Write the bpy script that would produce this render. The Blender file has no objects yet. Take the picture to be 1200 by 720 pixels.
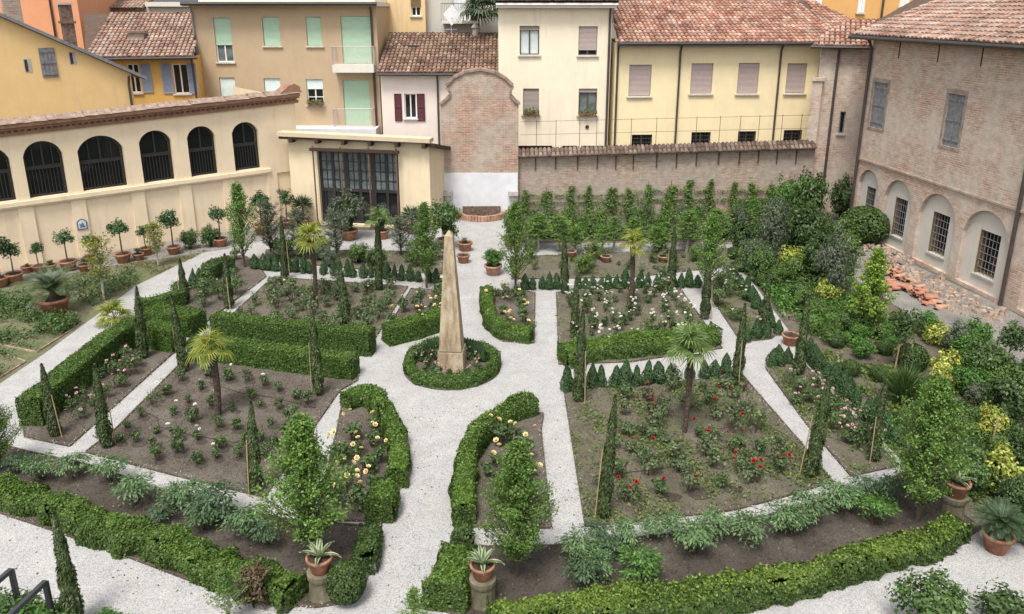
import bpy, math, random
import numpy as np
from math import sin, cos, tan, asin, atan2, pi, radians, degrees, sqrt
SC = bpy.context.scene
COL = SC.collection

# ------------------------------------------------------------------ camera
H, F, YH, YN, CX = 9.0, 900.0, 10.0, 3300.0, 600.0     # photograph: 1200 x 720 px
PIT = 0.5*asin(2*F/(YN-YH)); CY = YH+F*tan(PIT)
cd = bpy.data.cameras.new('camera'); cam = bpy.data.objects.new('camera', cd); COL.objects.link(cam)
cd.sensor_fit = 'HORIZONTAL'; cd.sensor_width = 36.0; cd.lens = 36.0*F/1200
cd.shift_y = -(360-CY)/1200; cd.clip_start = 0.1; cd.clip_end = 2000
cam.location = (0, 0, H); cam.rotation_euler = (pi/2-PIT, 0, 0)
SC.camera = cam
# ------------------------------------------------------------------ world, sun, exposure (bright overcast)
SUN_EL, SUN_AZ = 64, 200          # elevation, compass bearing the light comes from (y = north)
w = bpy.data.worlds.new('World'); SC.world = w; w.use_nodes = True
nt = w.node_tree; nt.nodes.clear()
sk = nt.nodes.new('ShaderNodeTexSky'); sk.sky_type = 'NISHITA'; sk.sun_disc = False
sk.sun_elevation = radians(SUN_EL); sk.sun_rotation = radians(SUN_AZ); sk.dust_density = 3.0; sk.air_density = 1.0
hs = nt.nodes.new('ShaderNodeHueSaturation'); hs.inputs['Saturation'].default_value = 0.14
bg = nt.nodes.new('ShaderNodeBackground'); bg.inputs['Strength'].default_value = 0.095
wo = nt.nodes.new('ShaderNodeOutputWorld')
nt.links.new(sk.outputs[0], hs.inputs['Color']); nt.links.new(hs.outputs[0], bg.inputs[0]); nt.links.new(bg.outputs[0], wo.inputs[0])
sd = bpy.data.lights.new('sun', 'SUN'); sun = bpy.data.objects.new('sun', sd); COL.objects.link(sun)
sd.energy = 1.5; sd.angle = radians(18); sd.color = (1.0, 0.95, 0.87)
az, el = radians(SUN_AZ), radians(SUN_EL)
sun.rotation_euler = (pi/2-el, 0, pi-az)     # lamp -Z points away from the sun
sun.location = (0, 0, 60)
SC.view_settings.view_transform = 'Standard'; SC.view_settings.look = 'None'
SC.view_settings.gamma = 1.0; SC.view_settings.exposure = 1.36
SC.render.engine = 'CYCLES'
SC.cycles.use_denoising = True
SC.cycles.max_bounces = 6; SC.cycles.diffuse_bounces = 3; SC.cycles.glossy_bounces = 2; SC.cycles.transmission_bounces = 2
SC.cycles.caustics_reflective = False; SC.cycles.caustics_refractive = False

# ------------------------------------------------------------------ photograph pixels -> places
C0 = np.array([0, 0, H]); FW = np.array([0, cos(PIT), -sin(PIT)]); UP = np.array([0, sin(PIT), cos(PIT)])
def ray(x, y):
    u = (x-CX)/F; v = -(y-CY)/F
    return np.array([u, cos(PIT)+v*sin(PIT), -sin(PIT)+v*cos(PIT)])
def G(x, y, z=0.0):                       # the ground (or level z) under a pixel
    d = ray(x, y); return C0+d*((z-H)/d[2])
def hgt(P, y):                            # height of pixel row y on the upright at P
    q = np.array([P[0], P[1], 0])-C0; a, c = q@UP, q@FW; b, e = cos(PIT), -sin(PIT); v = (CY-y)/F
    return (v*c-a)/(b-v*e)
def mpp(P): return (np.array(P)-C0)@FW/F  # metres per pixel there
class Plane:
    def __init__(s, a, b, world=False):
        s.A = np.array(a, float) if world else G(*a); s.B = np.array(b, float) if world else G(*b)
        d = s.B-s.A; s.u = d/np.linalg.norm(d); s.n = np.array([-s.u[1], s.u[0], 0]); s.ang = atan2(s.u[1], s.u[0])
    def at(s, x, y):
        d = ray(x, y); P = C0+d*(s.n@(s.A-C0)/(s.n@d)); return (P-s.A)@s.u, P[2]
    def rect(s, x0, y0, x1, y1):
        a, b, c, d = s.at(x0, y0), s.at(x0, y1), s.at(x1, y0), s.at(x1, y1)
        return ((a[0]+b[0])/2, (c[0]+d[0])/2, (b[1]+d[1])/2, (a[1]+c[1])/2)

# ------------------------------------------------------------------ materials
MATS = {}
def base_mat(name, rough=0.8, spec=0.3):
    m = bpy.data.materials.new(name); m.use_nodes = True; n = m.node_tree.nodes; l = m.node_tree.links
    p = n['Principled BSDF']; p.inputs['Roughness'].default_value = rough; p.inputs['Specular IOR Level'].default_value = spec
    MATS[name] = m
    return m, n, l, p
def ramp(n, stops):
    r = n.new('ShaderNodeValToRGB'); e = r.color_ramp.elements
    while len(e) < len(stops): e.new(0.5)
    for k, (pos, c) in enumerate(stops): e[k].position = pos; e[k].color = (*c, 1)
    return r
def noise(n, l, scale, detail=4, rough=0.55, vec=None):
    t = n.new('ShaderNodeTexNoise'); t.inputs['Scale'].default_value = scale; t.inputs['Detail'].default_value = detail; t.inputs['Roughness'].default_value = rough
    if vec is not None: l.new(vec, t.inputs['Vector'])
    return t
def objco(n):
    return n.new('ShaderNodeTexCoord').outputs['Object']
def mixc(n, l, fac, a, b, mode='MIX'):
    m = n.new('ShaderNodeMix'); m.data_type = 'RGBA'; m.blend_type = mode
    for sock, v in ((m.inputs[0], fac), (m.inputs[6], a), (m.inputs[7], b)):
        if hasattr(v, 'is_output'): l.new(v, sock)
        elif isinstance(v, (tuple, list)): sock.default_value = (*v, 1)
        else: sock.default_value = v
    return m.outputs[2]
def bump(n, l, p, h, strength=0.3, dist=0.02):
    b = n.new('ShaderNodeBump'); b.inputs['Strength'].default_value = strength; b.inputs['Distance'].default_value = dist
    l.new(h, b.inputs['Height']); l.new(b.outputs[0], p.inputs['Normal'])
def leaf_mat(name, c1, c2, c3, trans=0.25, rough=0.5):
    m, n, l, p = base_mat(name, rough, 0.35)
    g = n.new('ShaderNodeNewGeometry'); r = ramp(n, [(0.0, c1), (0.5, c2), (1.0, c3)]); l.new(g.outputs['Random Per Island'], r.inputs[0])
    oi = n.new('ShaderNodeObjectInfo'); mr = n.new('ShaderNodeMapRange'); mr.inputs[3].default_value = 0.9; mr.inputs[4].default_value = 1.14
    l.new(oi.outputs['Random'], mr.inputs[0])
    mu = n.new('ShaderNodeHueSaturation'); l.new(mr.outputs[0], mu.inputs['Value']); l.new(r.outputs[0], mu.inputs['Color'])
    l.new(mu.outputs[0], p.inputs['Base Color'])
    t = n.new('ShaderNodeBsdfTranslucent'); l.new(mu.outputs[0], t.inputs[0])
    ms = n.new('ShaderNodeMixShader'); ms.inputs[0].default_value = trans
    l.new(p.outputs[0], ms.inputs[1]); l.new(t.outputs[0], ms.inputs[2]); l.new(ms.outputs[0], n['Material Output'].inputs[0])
    return m
def plain(name, c, rough=0.7, spec=0.3, metal=0.0, var=0.12, scale=6):
    m, n, l, p = base_mat(name, rough, spec); p.inputs['Metallic'].default_value = metal
    t = noise(n, l, scale, 5, 0.6, objco(n)); r = ramp(n, [(0.3, tuple(x*(1-var) for x in c)), (0.7, tuple(min(1, x*(1+var)) for x in c))])
    l.new(t.outputs[0], r.inputs[0]); l.new(r.outputs[0], p.inputs['Base Color'])
    return m
def stucco(name, c, stain=(0.3, 0.27, 0.22), amt=0.35, streak=True):
    m, n, l, p = base_mat(name, 0.9, 0.15); oc = objco(n)
    t = noise(n, l, 1.3, 6, 0.6, oc); r = ramp(n, [(0.25, tuple(x*0.88 for x in c)), (0.75, c)]); l.new(t.outputs[0], r.inputs[0])
    mp = n.new('ShaderNodeMapping'); mp.inputs['Scale'].default_value = (2.2, 2.2, 0.25); l.new(oc, mp.inputs[0])
    t2 = noise(n, l, 1.6, 6, 0.65, mp.outputs[0]); r2 = ramp(n, [(0.52, (0, 0, 0)), (0.85, (amt,)*3)]); l.new(t2.outputs[0], r2.inputs[0])
    out = mixc(n, l, r2.outputs[0], r.outputs[0], stain); l.new(out, p.inputs['Base Color'])
    t3 = noise(n, l, 45, 3, 0.6, oc); bump(n, l, p, t3.outputs[0], 0.25, 0.01)
    return m
def brickmat(name, c1, c2, mortar, plaster, amt, bump_s=0.5):
    m, n, l, p = base_mat(name, 0.92, 0.15); oc = objco(n)
    sp = n.new('ShaderNodeSeparateXYZ'); l.new(oc, sp.inputs[0]); ad = n.new('ShaderNodeMath'); l.new(sp.outputs[0], ad.inputs[0]); l.new(sp.outputs[1], ad.inputs[1])
    cb = n.new('ShaderNodeCombineXYZ'); l.new(ad.outputs[0], cb.inputs[0]); l.new(sp.outputs[2], cb.inputs[1])
    b = n.new('ShaderNodeTexBrick'); l.new(cb.outputs[0], b.inputs['Vector']); b.inputs['Scale'].default_value = 1.0
    b.inputs['Brick Width'].default_value = 0.27; b.inputs['Row Height'].default_value = 0.075; b.inputs['Mortar Size'].default_value = 0.012
    b.inputs['Color1'].default_value = (*c1, 1); b.inputs['Color2'].default_value = (*c2, 1); b.inputs['Mortar'].default_value = (*mortar, 1); b.inputs['Bias'].default_value = -0.1
    mp = n.new('ShaderNodeMapping'); mp.inputs['Scale'].default_value = (7, 7, 26); l.new(oc, mp.inputs[0])
    tb = noise(n, l, 0.5, 3, 0.7, mp.outputs[0]); rb = ramp(n, [(0.3, (0.62, 0.6, 0.6)), (0.7, (1.3, 1.25, 1.2))]); l.new(tb.outputs[0], rb.inputs[0])
    cc = mixc(n, l, 1.0, b.outputs[0], rb.outputs[0], 'MULTIPLY')
    t = noise(n, l, 0.55, 8, 0.68, oc); r = ramp(n, [(0.4, (0, 0, 0)), (0.6, (amt,)*3)]); l.new(t.outputs[0], r.inputs[0])
    cc = mixc(n, l, r.outputs[0], cc, plaster)
    t4 = noise(n, l, 3.5, 6, 0.7, oc); r4 = ramp(n, [(0.35, (0.8, 0.8, 0.8)), (0.7, (1.12, 1.12, 1.12))]); l.new(t4.outputs[0], r4.inputs[0])
    cc = mixc(n, l, 1.0, cc, r4.outputs[0], 'MULTIPLY'); l.new(cc, p.inputs['Base Color'])
    bump(n, l, p, b.outputs['Fac'], -bump_s, 0.01)
    return m
def tilemat(name, cols):
    m, n, l, p = base_mat(name, 0.9, 0.15)
    g = n.new('ShaderNodeNewGeometry'); k = len(cols); r = ramp(n, [(i/(k-1), c) for i, c in enumerate(cols)]); l.new(g.outputs['Random Per Island'], r.inputs[0])
    t = noise(n, l, 0.9, 6, 0.65, objco(n)); r2 = ramp(n, [(0.35, (0.55, 0.52, 0.5)), (0.65, (1.1, 1.05, 1.0))]); l.new(t.outputs[0], r2.inputs[0])
    t3 = noise(n, l, 14, 4, 0.7, objco(n)); r3 = ramp(n, [(0.4, (0.75, 0.75, 0.75)), (0.7, (1.15, 1.15, 1.15))]); l.new(t3.outputs[0], r3.inputs[0])
    cc = mixc(n, l, 1.0, r.outputs[0], r2.outputs[0], 'MULTIPLY'); cc = mixc(n, l, 1.0, cc, r3.outputs[0], 'MULTIPLY')
    t8 = noise(n, l, 5, 6, 0.7, objco(n)); r8 = ramp(n, [(0.54, (0, 0, 0)), (0.76, (0.4,)*3)]); l.new(t8.outputs[0], r8.inputs[0]); cc = mixc(n, l, r8.outputs[0], cc, (0.34, 0.3, 0.26))   # lichen
    hv = n.new('ShaderNodeHueSaturation'); hv.inputs['Saturation'].default_value = 0.88; l.new(cc, hv.inputs['Color']); l.new(hv.outputs[0], p.inputs['Base Color'])
    return m
def ground_mats():
    # white gravel
    m, n, l, p = base_mat('gravel', 0.85, 0.2); oc = objco(n)
    v = n.new('ShaderNodeTexVoronoi'); v.inputs['Scale'].default_value = 66; l.new(oc, v.inputs['Vector'])
    s = n.new('ShaderNodeSeparateColor'); l.new(v.outputs['Color'], s.inputs[0])
    r = ramp(n, [(0.0, (0.24, 0.235, 0.235)), (0.18, (0.33, 0.325, 0.323)), (0.55, (0.4, 0.393, 0.389)), (1.0, (0.47, 0.459, 0.452))]); l.new(s.outputs[0], r.inputs[0])
    e = ramp(n, [(0.35, (1, 1, 1)), (0.8, (0.7, 0.69, 0.69))]); l.new(v.outputs['Distance'], e.inputs[0])
    v.inputs['Randomness'].default_value = 1
    mu = n.new('ShaderNodeMath'); mu.operation = 'MULTIPLY'; mu.inputs[1].default_value = 1.0; l.new(v.outputs['Distance'], mu.inputs[0]); l.new(mu.outputs[0], e.inputs[0])
    cc = mixc(n, l, 1.0, r.outputs[0], e.outputs[0], 'MULTIPLY')
    t = noise(n, l, 0.55, 9, 0.72, oc); r2 = ramp(n, [(0.52, (0, 0, 0)), (0.74, (0.5,)*3)]); l.new(t.outputs[0], r2.inputs[0])
    cc = mixc(n, l, r2.outputs[0], cc, (0.27, 0.25, 0.225))
    t5 = noise(n, l, 2.2, 5, 0.6, oc); r5 = ramp(n, [(0.35, (0.9, 0.9, 0.91)), (0.65, (1.06, 1.06, 1.05))]); l.new(t5.outputs[0], r5.inputs[0]); cc = mixc(n, l, 1.0, cc, r5.outputs[0], 'MULTIPLY'); l.new(cc, p.inputs['Base Color'])
    bump(n, l, p, v.outputs['Distance'], -0.45, 0.012)
    # soils
    def soil(name, a, b, c, green=None, ga=0.0):
        m, n, l, p = base_mat(name, 0.95, 0.1); oc = objco(n)
        t = noise(n, l, 1.1, 8, 0.65, oc); r = ramp(n, [(0.3, a), (0.52, b), (0.75, c)]); l.new(t.outputs[0], r.inputs[0])
        t2 = noise(n, l, 26, 6, 0.75, oc); r2 = ramp(n, [(0.3, (0.55, 0.55, 0.55)), (0.65, (1.2, 1.2, 1.2))]); l.new(t2.outputs[0], r2.inputs[0])
        cc = mixc(n, l, 1.0, r.outputs[0], r2.outputs[0], 'MULTIPLY')
        if green:
            t3 = noise(n, l, 0.8, 7, 0.7, oc); r3 = ramp(n, [(0.46, (0, 0, 0)), (0.66, (ga,)*3)]); l.new(t3.outputs[0], r3.inputs[0]); cc = mixc(n, l, r3.outputs[0], cc, green)
        l.new(cc, p.inputs['Base Color']); bump(n, l, p, t2.outputs[0], 0.9, 0.05)
    soil('soil', (0.09, 0.074, 0.06), (0.14, 0.119, 0.1), (0.195, 0.168, 0.142))
    soil('soil_weedy', (0.105, 0.088, 0.068), (0.155, 0.132, 0.106), (0.21, 0.18, 0.148), (0.12, 0.15, 0.065), 0.4)
    soil('soil_dark', (0.06, 0.05, 0.041), (0.098, 0.084, 0.071), (0.14, 0.122, 0.105))
    soil('lawn', (0.13, 0.125, 0.075), (0.2, 0.19, 0.12), (0.26, 0.23, 0.16), (0.1, 0.14, 0.055), 0.9)
    soil('wet', (0.06, 0.05, 0.04), (0.085, 0.072, 0.06), (0.115, 0.098, 0.083))
    soil('paving', (0.2, 0.19, 0.17), (0.27, 0.255, 0.235), (0.33, 0.31, 0.285))
ground_mats()
leaf_mat('hedge', (0.0293, 0.0617, 0.0113), (0.0563, 0.1124, 0.0186), (0.1128, 0.1928, 0.0352), 0.18)
leaf_mat('hedge_loose', (0.0248, 0.0518, 0.0103), (0.0518, 0.0991, 0.0165), (0.1071, 0.1707, 0.0310), 0.18)
leaf_mat('hedge_yellow', (0.0248, 0.0507, 0.0103), (0.0508, 0.0969, 0.0165), (0.1015, 0.1597, 0.0310), 0.18)
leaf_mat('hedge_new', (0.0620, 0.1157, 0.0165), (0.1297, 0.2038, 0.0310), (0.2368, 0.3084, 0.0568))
leaf_mat('hedge_young_toplit', (0.0451, 0.0936, 0.0145), (0.0902, 0.1652, 0.0258), (0.1579, 0.2424, 0.0465))  # young leaves, and the top light painted onto clipped hedges
leaf_mat('hedge_dark', (0.0282, 0.0529, 0.0145), (0.0508, 0.0936, 0.0207), (0.0959, 0.1542, 0.0413))
leaf_mat('cypress', (0.0232, 0.0406, 0.0124), (0.0442, 0.0709, 0.0207), (0.0895, 0.1216, 0.0362), 0.1)
leaf_mat('cone', (0.0177, 0.0451, 0.0150), (0.0329, 0.0769, 0.0249), (0.0633, 0.1299, 0.0373), 0.12)
leaf_mat('rose_leaf', (0.0394, 0.0716, 0.0228), (0.0733, 0.1267, 0.0413), (0.1353, 0.1983, 0.0672))
leaf_mat('rose_grey', (0.0563, 0.0881, 0.0362), (0.1015, 0.1432, 0.0620), (0.1691, 0.2203, 0.1034))
leaf_mat('peony', (0.05, 0.1, 0.036), (0.1, 0.178, 0.068), (0.175, 0.265, 0.115))
leaf_mat('peony_dark', (0.032, 0.068, 0.03), (0.06, 0.115, 0.05), (0.105, 0.175, 0.08))
leaf_mat('lush', (0.0338, 0.0936, 0.0155), (0.0677, 0.1652, 0.0258), (0.1240, 0.2424, 0.0517))
leaf_mat('tree_light', (0.0533, 0.1157, 0.0182), (0.1115, 0.2093, 0.0387), (0.2036, 0.3305, 0.0739), 0.35)
leaf_mat('tree_lime', (0.1015, 0.1763, 0.0207), (0.1917, 0.3084, 0.0413), (0.3157, 0.4406, 0.0827), 0.35)
leaf_mat('tree_yellow', (0.12, 0.15, 0.02), (0.24, 0.27, 0.04), (0.38, 0.38, 0.08), 0.35)
leaf_mat('lemon', (0.0203, 0.0529, 0.0165), (0.0394, 0.0936, 0.0289), (0.0846, 0.1542, 0.0517), 0.15, 0.35)
leaf_mat('olive', (0.055, 0.075, 0.045), (0.1, 0.13, 0.08), (0.18, 0.21, 0.14))
leaf_mat('shrub', (0.0338, 0.0716, 0.0186), (0.0677, 0.1267, 0.0331), (0.1240, 0.1983, 0.0568))
leaf_mat('climber', (0.0508, 0.0991, 0.0207), (0.0959, 0.1652, 0.0362), (0.1691, 0.2534, 0.0620), 0.3)
leaf_mat('shrub_dark', (0.0226, 0.0496, 0.0134), (0.0473, 0.0881, 0.0238), (0.0902, 0.1432, 0.0434), 0.2)
leaf_mat('variegated', (0.1, 0.16, 0.025), (0.32, 0.36, 0.06), (0.55, 0.54, 0.15), 0.3)
leaf_mat('palm', (0.12, 0.16, 0.02), (0.22, 0.26, 0.04), (0.36, 0.37, 0.08), 0.35)
leaf_mat('palm_green', (0.06, 0.11, 0.025), (0.11, 0.18, 0.045), (0.19, 0.26, 0.08), 0.3)
leaf_mat('palm_dark', (0.025, 0.055, 0.025), (0.05, 0.09, 0.04), (0.085, 0.13, 0.06), 0.15)
leaf_mat('agave', (0.3, 0.36, 0.22), (0.42, 0.47, 0.3), (0.55, 0.56, 0.38), 0.15)
leaf_mat('weed', (0.0677, 0.1157, 0.0258), (0.1128, 0.1763, 0.0362), (0.1917, 0.2534, 0.0620))
leaf_mat('dry_grass', (0.1, 0.115, 0.04), (0.17, 0.17, 0.07), (0.27, 0.24, 0.12))
leaf_mat('petal_white', (0.7, 0.68, 0.6), (0.78, 0.77, 0.7), (0.84, 0.83, 0.78), 0.2)
leaf_mat('petal_yellow', (0.72, 0.55, 0.22), (0.8, 0.66, 0.34), (0.85, 0.76, 0.5), 0.2)
leaf_mat('petal_red', (0.24, 0.008, 0.012), (0.36, 0.015, 0.025), (0.48, 0.03, 0.04), 0.15)
leaf_mat('petal_pink', (0.55, 0.26, 0.3), (0.7, 0.42, 0.44), (0.8, 0.62, 0.62), 0.2)
leaf_mat('red_leaf', (0.07, 0.035, 0.025), (0.11, 0.07, 0.04), (0.12, 0.12, 0.05))
plain('bark', (0.1, 0.075, 0.055), 0.9, 0.1, var=0.35, scale=14); plain('bark_pale', (0.34, 0.31, 0.26), 0.9, 0.1, var=0.25, scale=14)
plain('palm_bark', (0.085, 0.065, 0.05), 0.95, 0.1, var=0.5, scale=20)
plain('cane', (0.4, 0.29, 0.16), 0.7, var=0.2); plain('twig_mass', (0.022, 0.036, 0.013), 0.95, 0.1, var=0.4, scale=12)
plain('terracotta', (0.3, 0.145, 0.09), 0.85, 0.2, var=0.5, scale=4); plain('terracotta_pale', (0.36, 0.215, 0.15), 0.85, 0.2, var=0.4, scale=4)
plain('potsoil', (0.05, 0.04, 0.03), 0.95, 0.1, var=0.4, scale=30)
plain('edging', (0.085, 0.068, 0.052), 0.9, 0.15, var=0.4, scale=8); plain('brick_edge', (0.34, 0.24, 0.18), 0.9, 0.15, var=0.35, scale=6)
plain('hose', (0.03, 0.027, 0.025), 0.6); plain('black_metal', (0.03, 0.028, 0.027), 0.5, 0.4, var=0.2); plain('rail_metal', (0.03, 0.034, 0.04), 0.45, 0.5, var=0.1)
plain('pipe', (0.06, 0.048, 0.044), 0.5, 0.4, var=0.2); plain('gutter', (0.045, 0.04, 0.038), 0.5, 0.4, var=0.2)
plain('wood_dark', (0.05, 0.032, 0.022), 0.7, var=0.3, scale=9); plain('wood_post', (0.14, 0.085, 0.06), 0.75, var=0.3, scale=9)
plain('wood_grey', (0.2, 0.2, 0.21), 0.9, 0.15, var=0.3, scale=8); plain('wood_brown', (0.17, 0.115, 0.06), 0.85, 0.2, var=0.3, scale=8)
plain('white_paint', (0.78, 0.77, 0.74), 0.6, var=0.05); plain('sill', (0.55, 0.52, 0.47), 0.8, var=0.15); plain('concrete', (0.4, 0.385, 0.36), 0.9, 0.15, var=0.25, scale=4)
plain('blind_green', (0.42, 0.58, 0.44), 0.6, var=0.04); plain('blind_pale', (0.62, 0.72, 0.7), 0.6, var=0.04); plain('blind_mauve', (0.42, 0.34, 0.32), 0.6, var=0.05); plain('blind_brown', (0.3, 0.26, 0.23), 0.6, var=0.05)
plain('shutter_blue', (0.25, 0.28, 0.36), 0.75, var=0.12); plain('shutter_maroon', (0.085, 0.018, 0.025), 0.6, var=0.15); plain('frame_brown', (0.1, 0.075, 0.06), 0.6, var=0.15)
plain('rail_pink', (0.5, 0.4, 0.38), 0.6, var=0.1); plain('rust', (0.13, 0.07, 0.045), 0.9, 0.1, var=0.3); plain('dish', (0.75, 0.76, 0.78), 0.4, 0.4, var=0.04)
plain('stone_chip', (0.42, 0.41, 0.4), 0.9, 0.15, var=0.3, scale=20); plain('soot', (0.16, 0.11, 0.085), 0.95, 0.1, var=0.5, scale=9); plain('plaster_white', (0.62, 0.63, 0.66), 0.9, 0.1, var=0.08, scale=3); plain('cornice', (0.28, 0.16, 0.11), 0.9, 0.15, var=0.25, scale=4)
plain('coping', (0.27, 0.2, 0.16), 0.95, 0.1, var=0.35, scale=5); plain('tile_ceramic', (0.6, 0.62, 0.66), 0.25, 0.5, var=0.1); plain('tile_blue', (0.1, 0.14, 0.22), 0.3, 0.5, var=0.3, scale=30)
plain('rubble', (0.3, 0.24, 0.2), 0.95, 0.1, var=0.4, scale=3); plain('rubble_red', (0.36, 0.17, 0.12), 0.95, 0.1, var=0.35, scale=3); plain('curtain', (0.6, 0.66, 0.66), 0.9, var=0.1); plain('roof_base', (0.1, 0.07, 0.055), 0.95, 0.1, var=0.3)
def glassmat():
    m, n, l, p = base_mat('glass', 0.06, 0.5); p.inputs['Base Color'].default_value = (0.015, 0.017, 0.018, 1)
    m, n, l, p = base_mat('glass_pale', 0.08, 0.5); t = noise(n, l, 2.5, 3, 0.5, objco(n)); r = ramp(n, [(0.3, (0.08, 0.1, 0.1)), (0.7, (0.2, 0.235, 0.235))]); l.new(t.outputs[0], r.inputs[0]); l.new(r.outputs[0], p.inputs['Base Color'])
    m, n, l, p = base_mat('stone', 0.9, 0.15); oc = objco(n)
    t = noise(n, l, 1.6, 7, 0.65, oc); r = ramp(n, [(0.3, (0.3, 0.235, 0.16)), (0.5, (0.4, 0.33, 0.235)), (0.68, (0.48, 0.41, 0.31))]); l.new(t.outputs[0], r.inputs[0])
    wv = n.new('ShaderNodeTexWave'); wv.inputs['Scale'].default_value = 1.1; wv.inputs['Distortion'].default_value = 22; wv.inputs['Detail'].default_value = 4; l.new(oc, wv.inputs[0])
    r2 = ramp(n, [(0.0, (0.6, 0.47, 0.38)), (0.12, (1, 1, 1))]); l.new(wv.outputs[1], r2.inputs[0]); cc = mixc(n, l, 0.3, r.outputs[0], r2.outputs[0], 'MULTIPLY'); l.new(cc, p.inputs['Base Color'])
    mp = n.new('ShaderNodeMapping'); mp.inputs['Scale'].default_value = (5, 5, 0.7); l.new(oc, mp.inputs[0]); t6 = noise(n, l, 1.5, 7, 0.7, mp.outputs[0]); r6 = ramp(n, [(0.38, (0.55, 0.5, 0.45)), (0.58, (1.08, 1.06, 1.02))]); l.new(t6.outputs[0], r6.inputs[0]); cc = mixc(n, l, 0.85, cc, r6.outputs[0], 'MULTIPLY'); l.new(cc, p.inputs['Base Color'])
    t3 = noise(n, l, 30, 4, 0.6, oc); bump(n, l, p, t3.outputs[0], 0.6, 0.015)
    m, n, l, p = base_mat('mossy_stone', 0.95, 0.1); t = noise(n, l, 4, 7, 0.7, objco(n)); r = ramp(n, [(0.3, (0.07, 0.07, 0.035)), (0.55, (0.16, 0.14, 0.1)), (0.75, (0.28, 0.25, 0.21))]); l.new(t.outputs[0], r.inputs[0]); l.new(r.outputs[0], p.inputs['Base Color'])
glassmat()
stucco('st_arcade', (0.83, 0.68, 0.49), amt=0.34); stucco('st_pav', (0.76, 0.635, 0.44), amt=0.34); stucco('st_orange', (0.8, 0.56, 0.27), (0.5, 0.42, 0.3), 0.6)
stucco('st_fascia', (0.58, 0.48, 0.34), amt=0.4); stucco('st_red', (0.68, 0.32, 0.18)); stucco('st_ochre', (0.68, 0.42, 0.13)); stucco('st_tan', (0.5, 0.38, 0.25), amt=0.34); stucco('st_pink', (0.78, 0.69, 0.63), amt=0.15)
stucco('st_cream', (0.84, 0.74, 0.58), amt=0.34); stucco('st_yellow', (0.84, 0.71, 0.45), amt=0.15); stucco('st_peel', (0.75, 0.55, 0.3), (0.4, 0.38, 0.35), 0.9); stucco('st_far', (0.7, 0.4, 0.15)); stucco('st_grey', (0.56, 0.53, 0.48), amt=0.3); stucco('st_white', (0.68, 0.66, 0.6))
brickmat('brick_right', (0.41, 0.25, 0.19), (0.5, 0.36, 0.285), (0.52, 0.465, 0.4), (0.54, 0.475, 0.41), 0.8)
brickmat('brick_gable', (0.36, 0.17, 0.11), (0.44, 0.25, 0.18), (0.45, 0.4, 0.34), (0.42, 0.38, 0.32), 0.8)
brickmat('brick_wall', (0.34, 0.24, 0.18), (0.42, 0.32, 0.25), (0.4, 0.36, 0.31), (0.36, 0.33, 0.29), 0.7)
tilemat('tiles_red', [(0.3, 0.12, 0.075), (0.42, 0.19, 0.12), (0.5, 0.28, 0.2), (0.34, 0.16, 0.11), (0.6, 0.42, 0.34), (0.4, 0.2, 0.13)])
tilemat('tiles_brown', [(0.16, 0.09, 0.065), (0.25, 0.14, 0.095), (0.32, 0.21, 0.15), (0.2, 0.11, 0.08), (0.4, 0.3, 0.23), (0.24, 0.13, 0.09)])
tilemat('tiles_cap', [(0.1, 0.07, 0.055), (0.16, 0.11, 0.085), (0.22, 0.16, 0.125), (0.13, 0.09, 0.07), (0.27, 0.21, 0.17), (0.15, 0.1, 0.08)])
tilemat('tiles_old', [(0.26, 0.15, 0.11), (0.4, 0.22, 0.16), (0.44, 0.31, 0.25), (0.34, 0.2, 0.15), (0.5, 0.4, 0.34), (0.38, 0.24, 0.19)])

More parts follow.
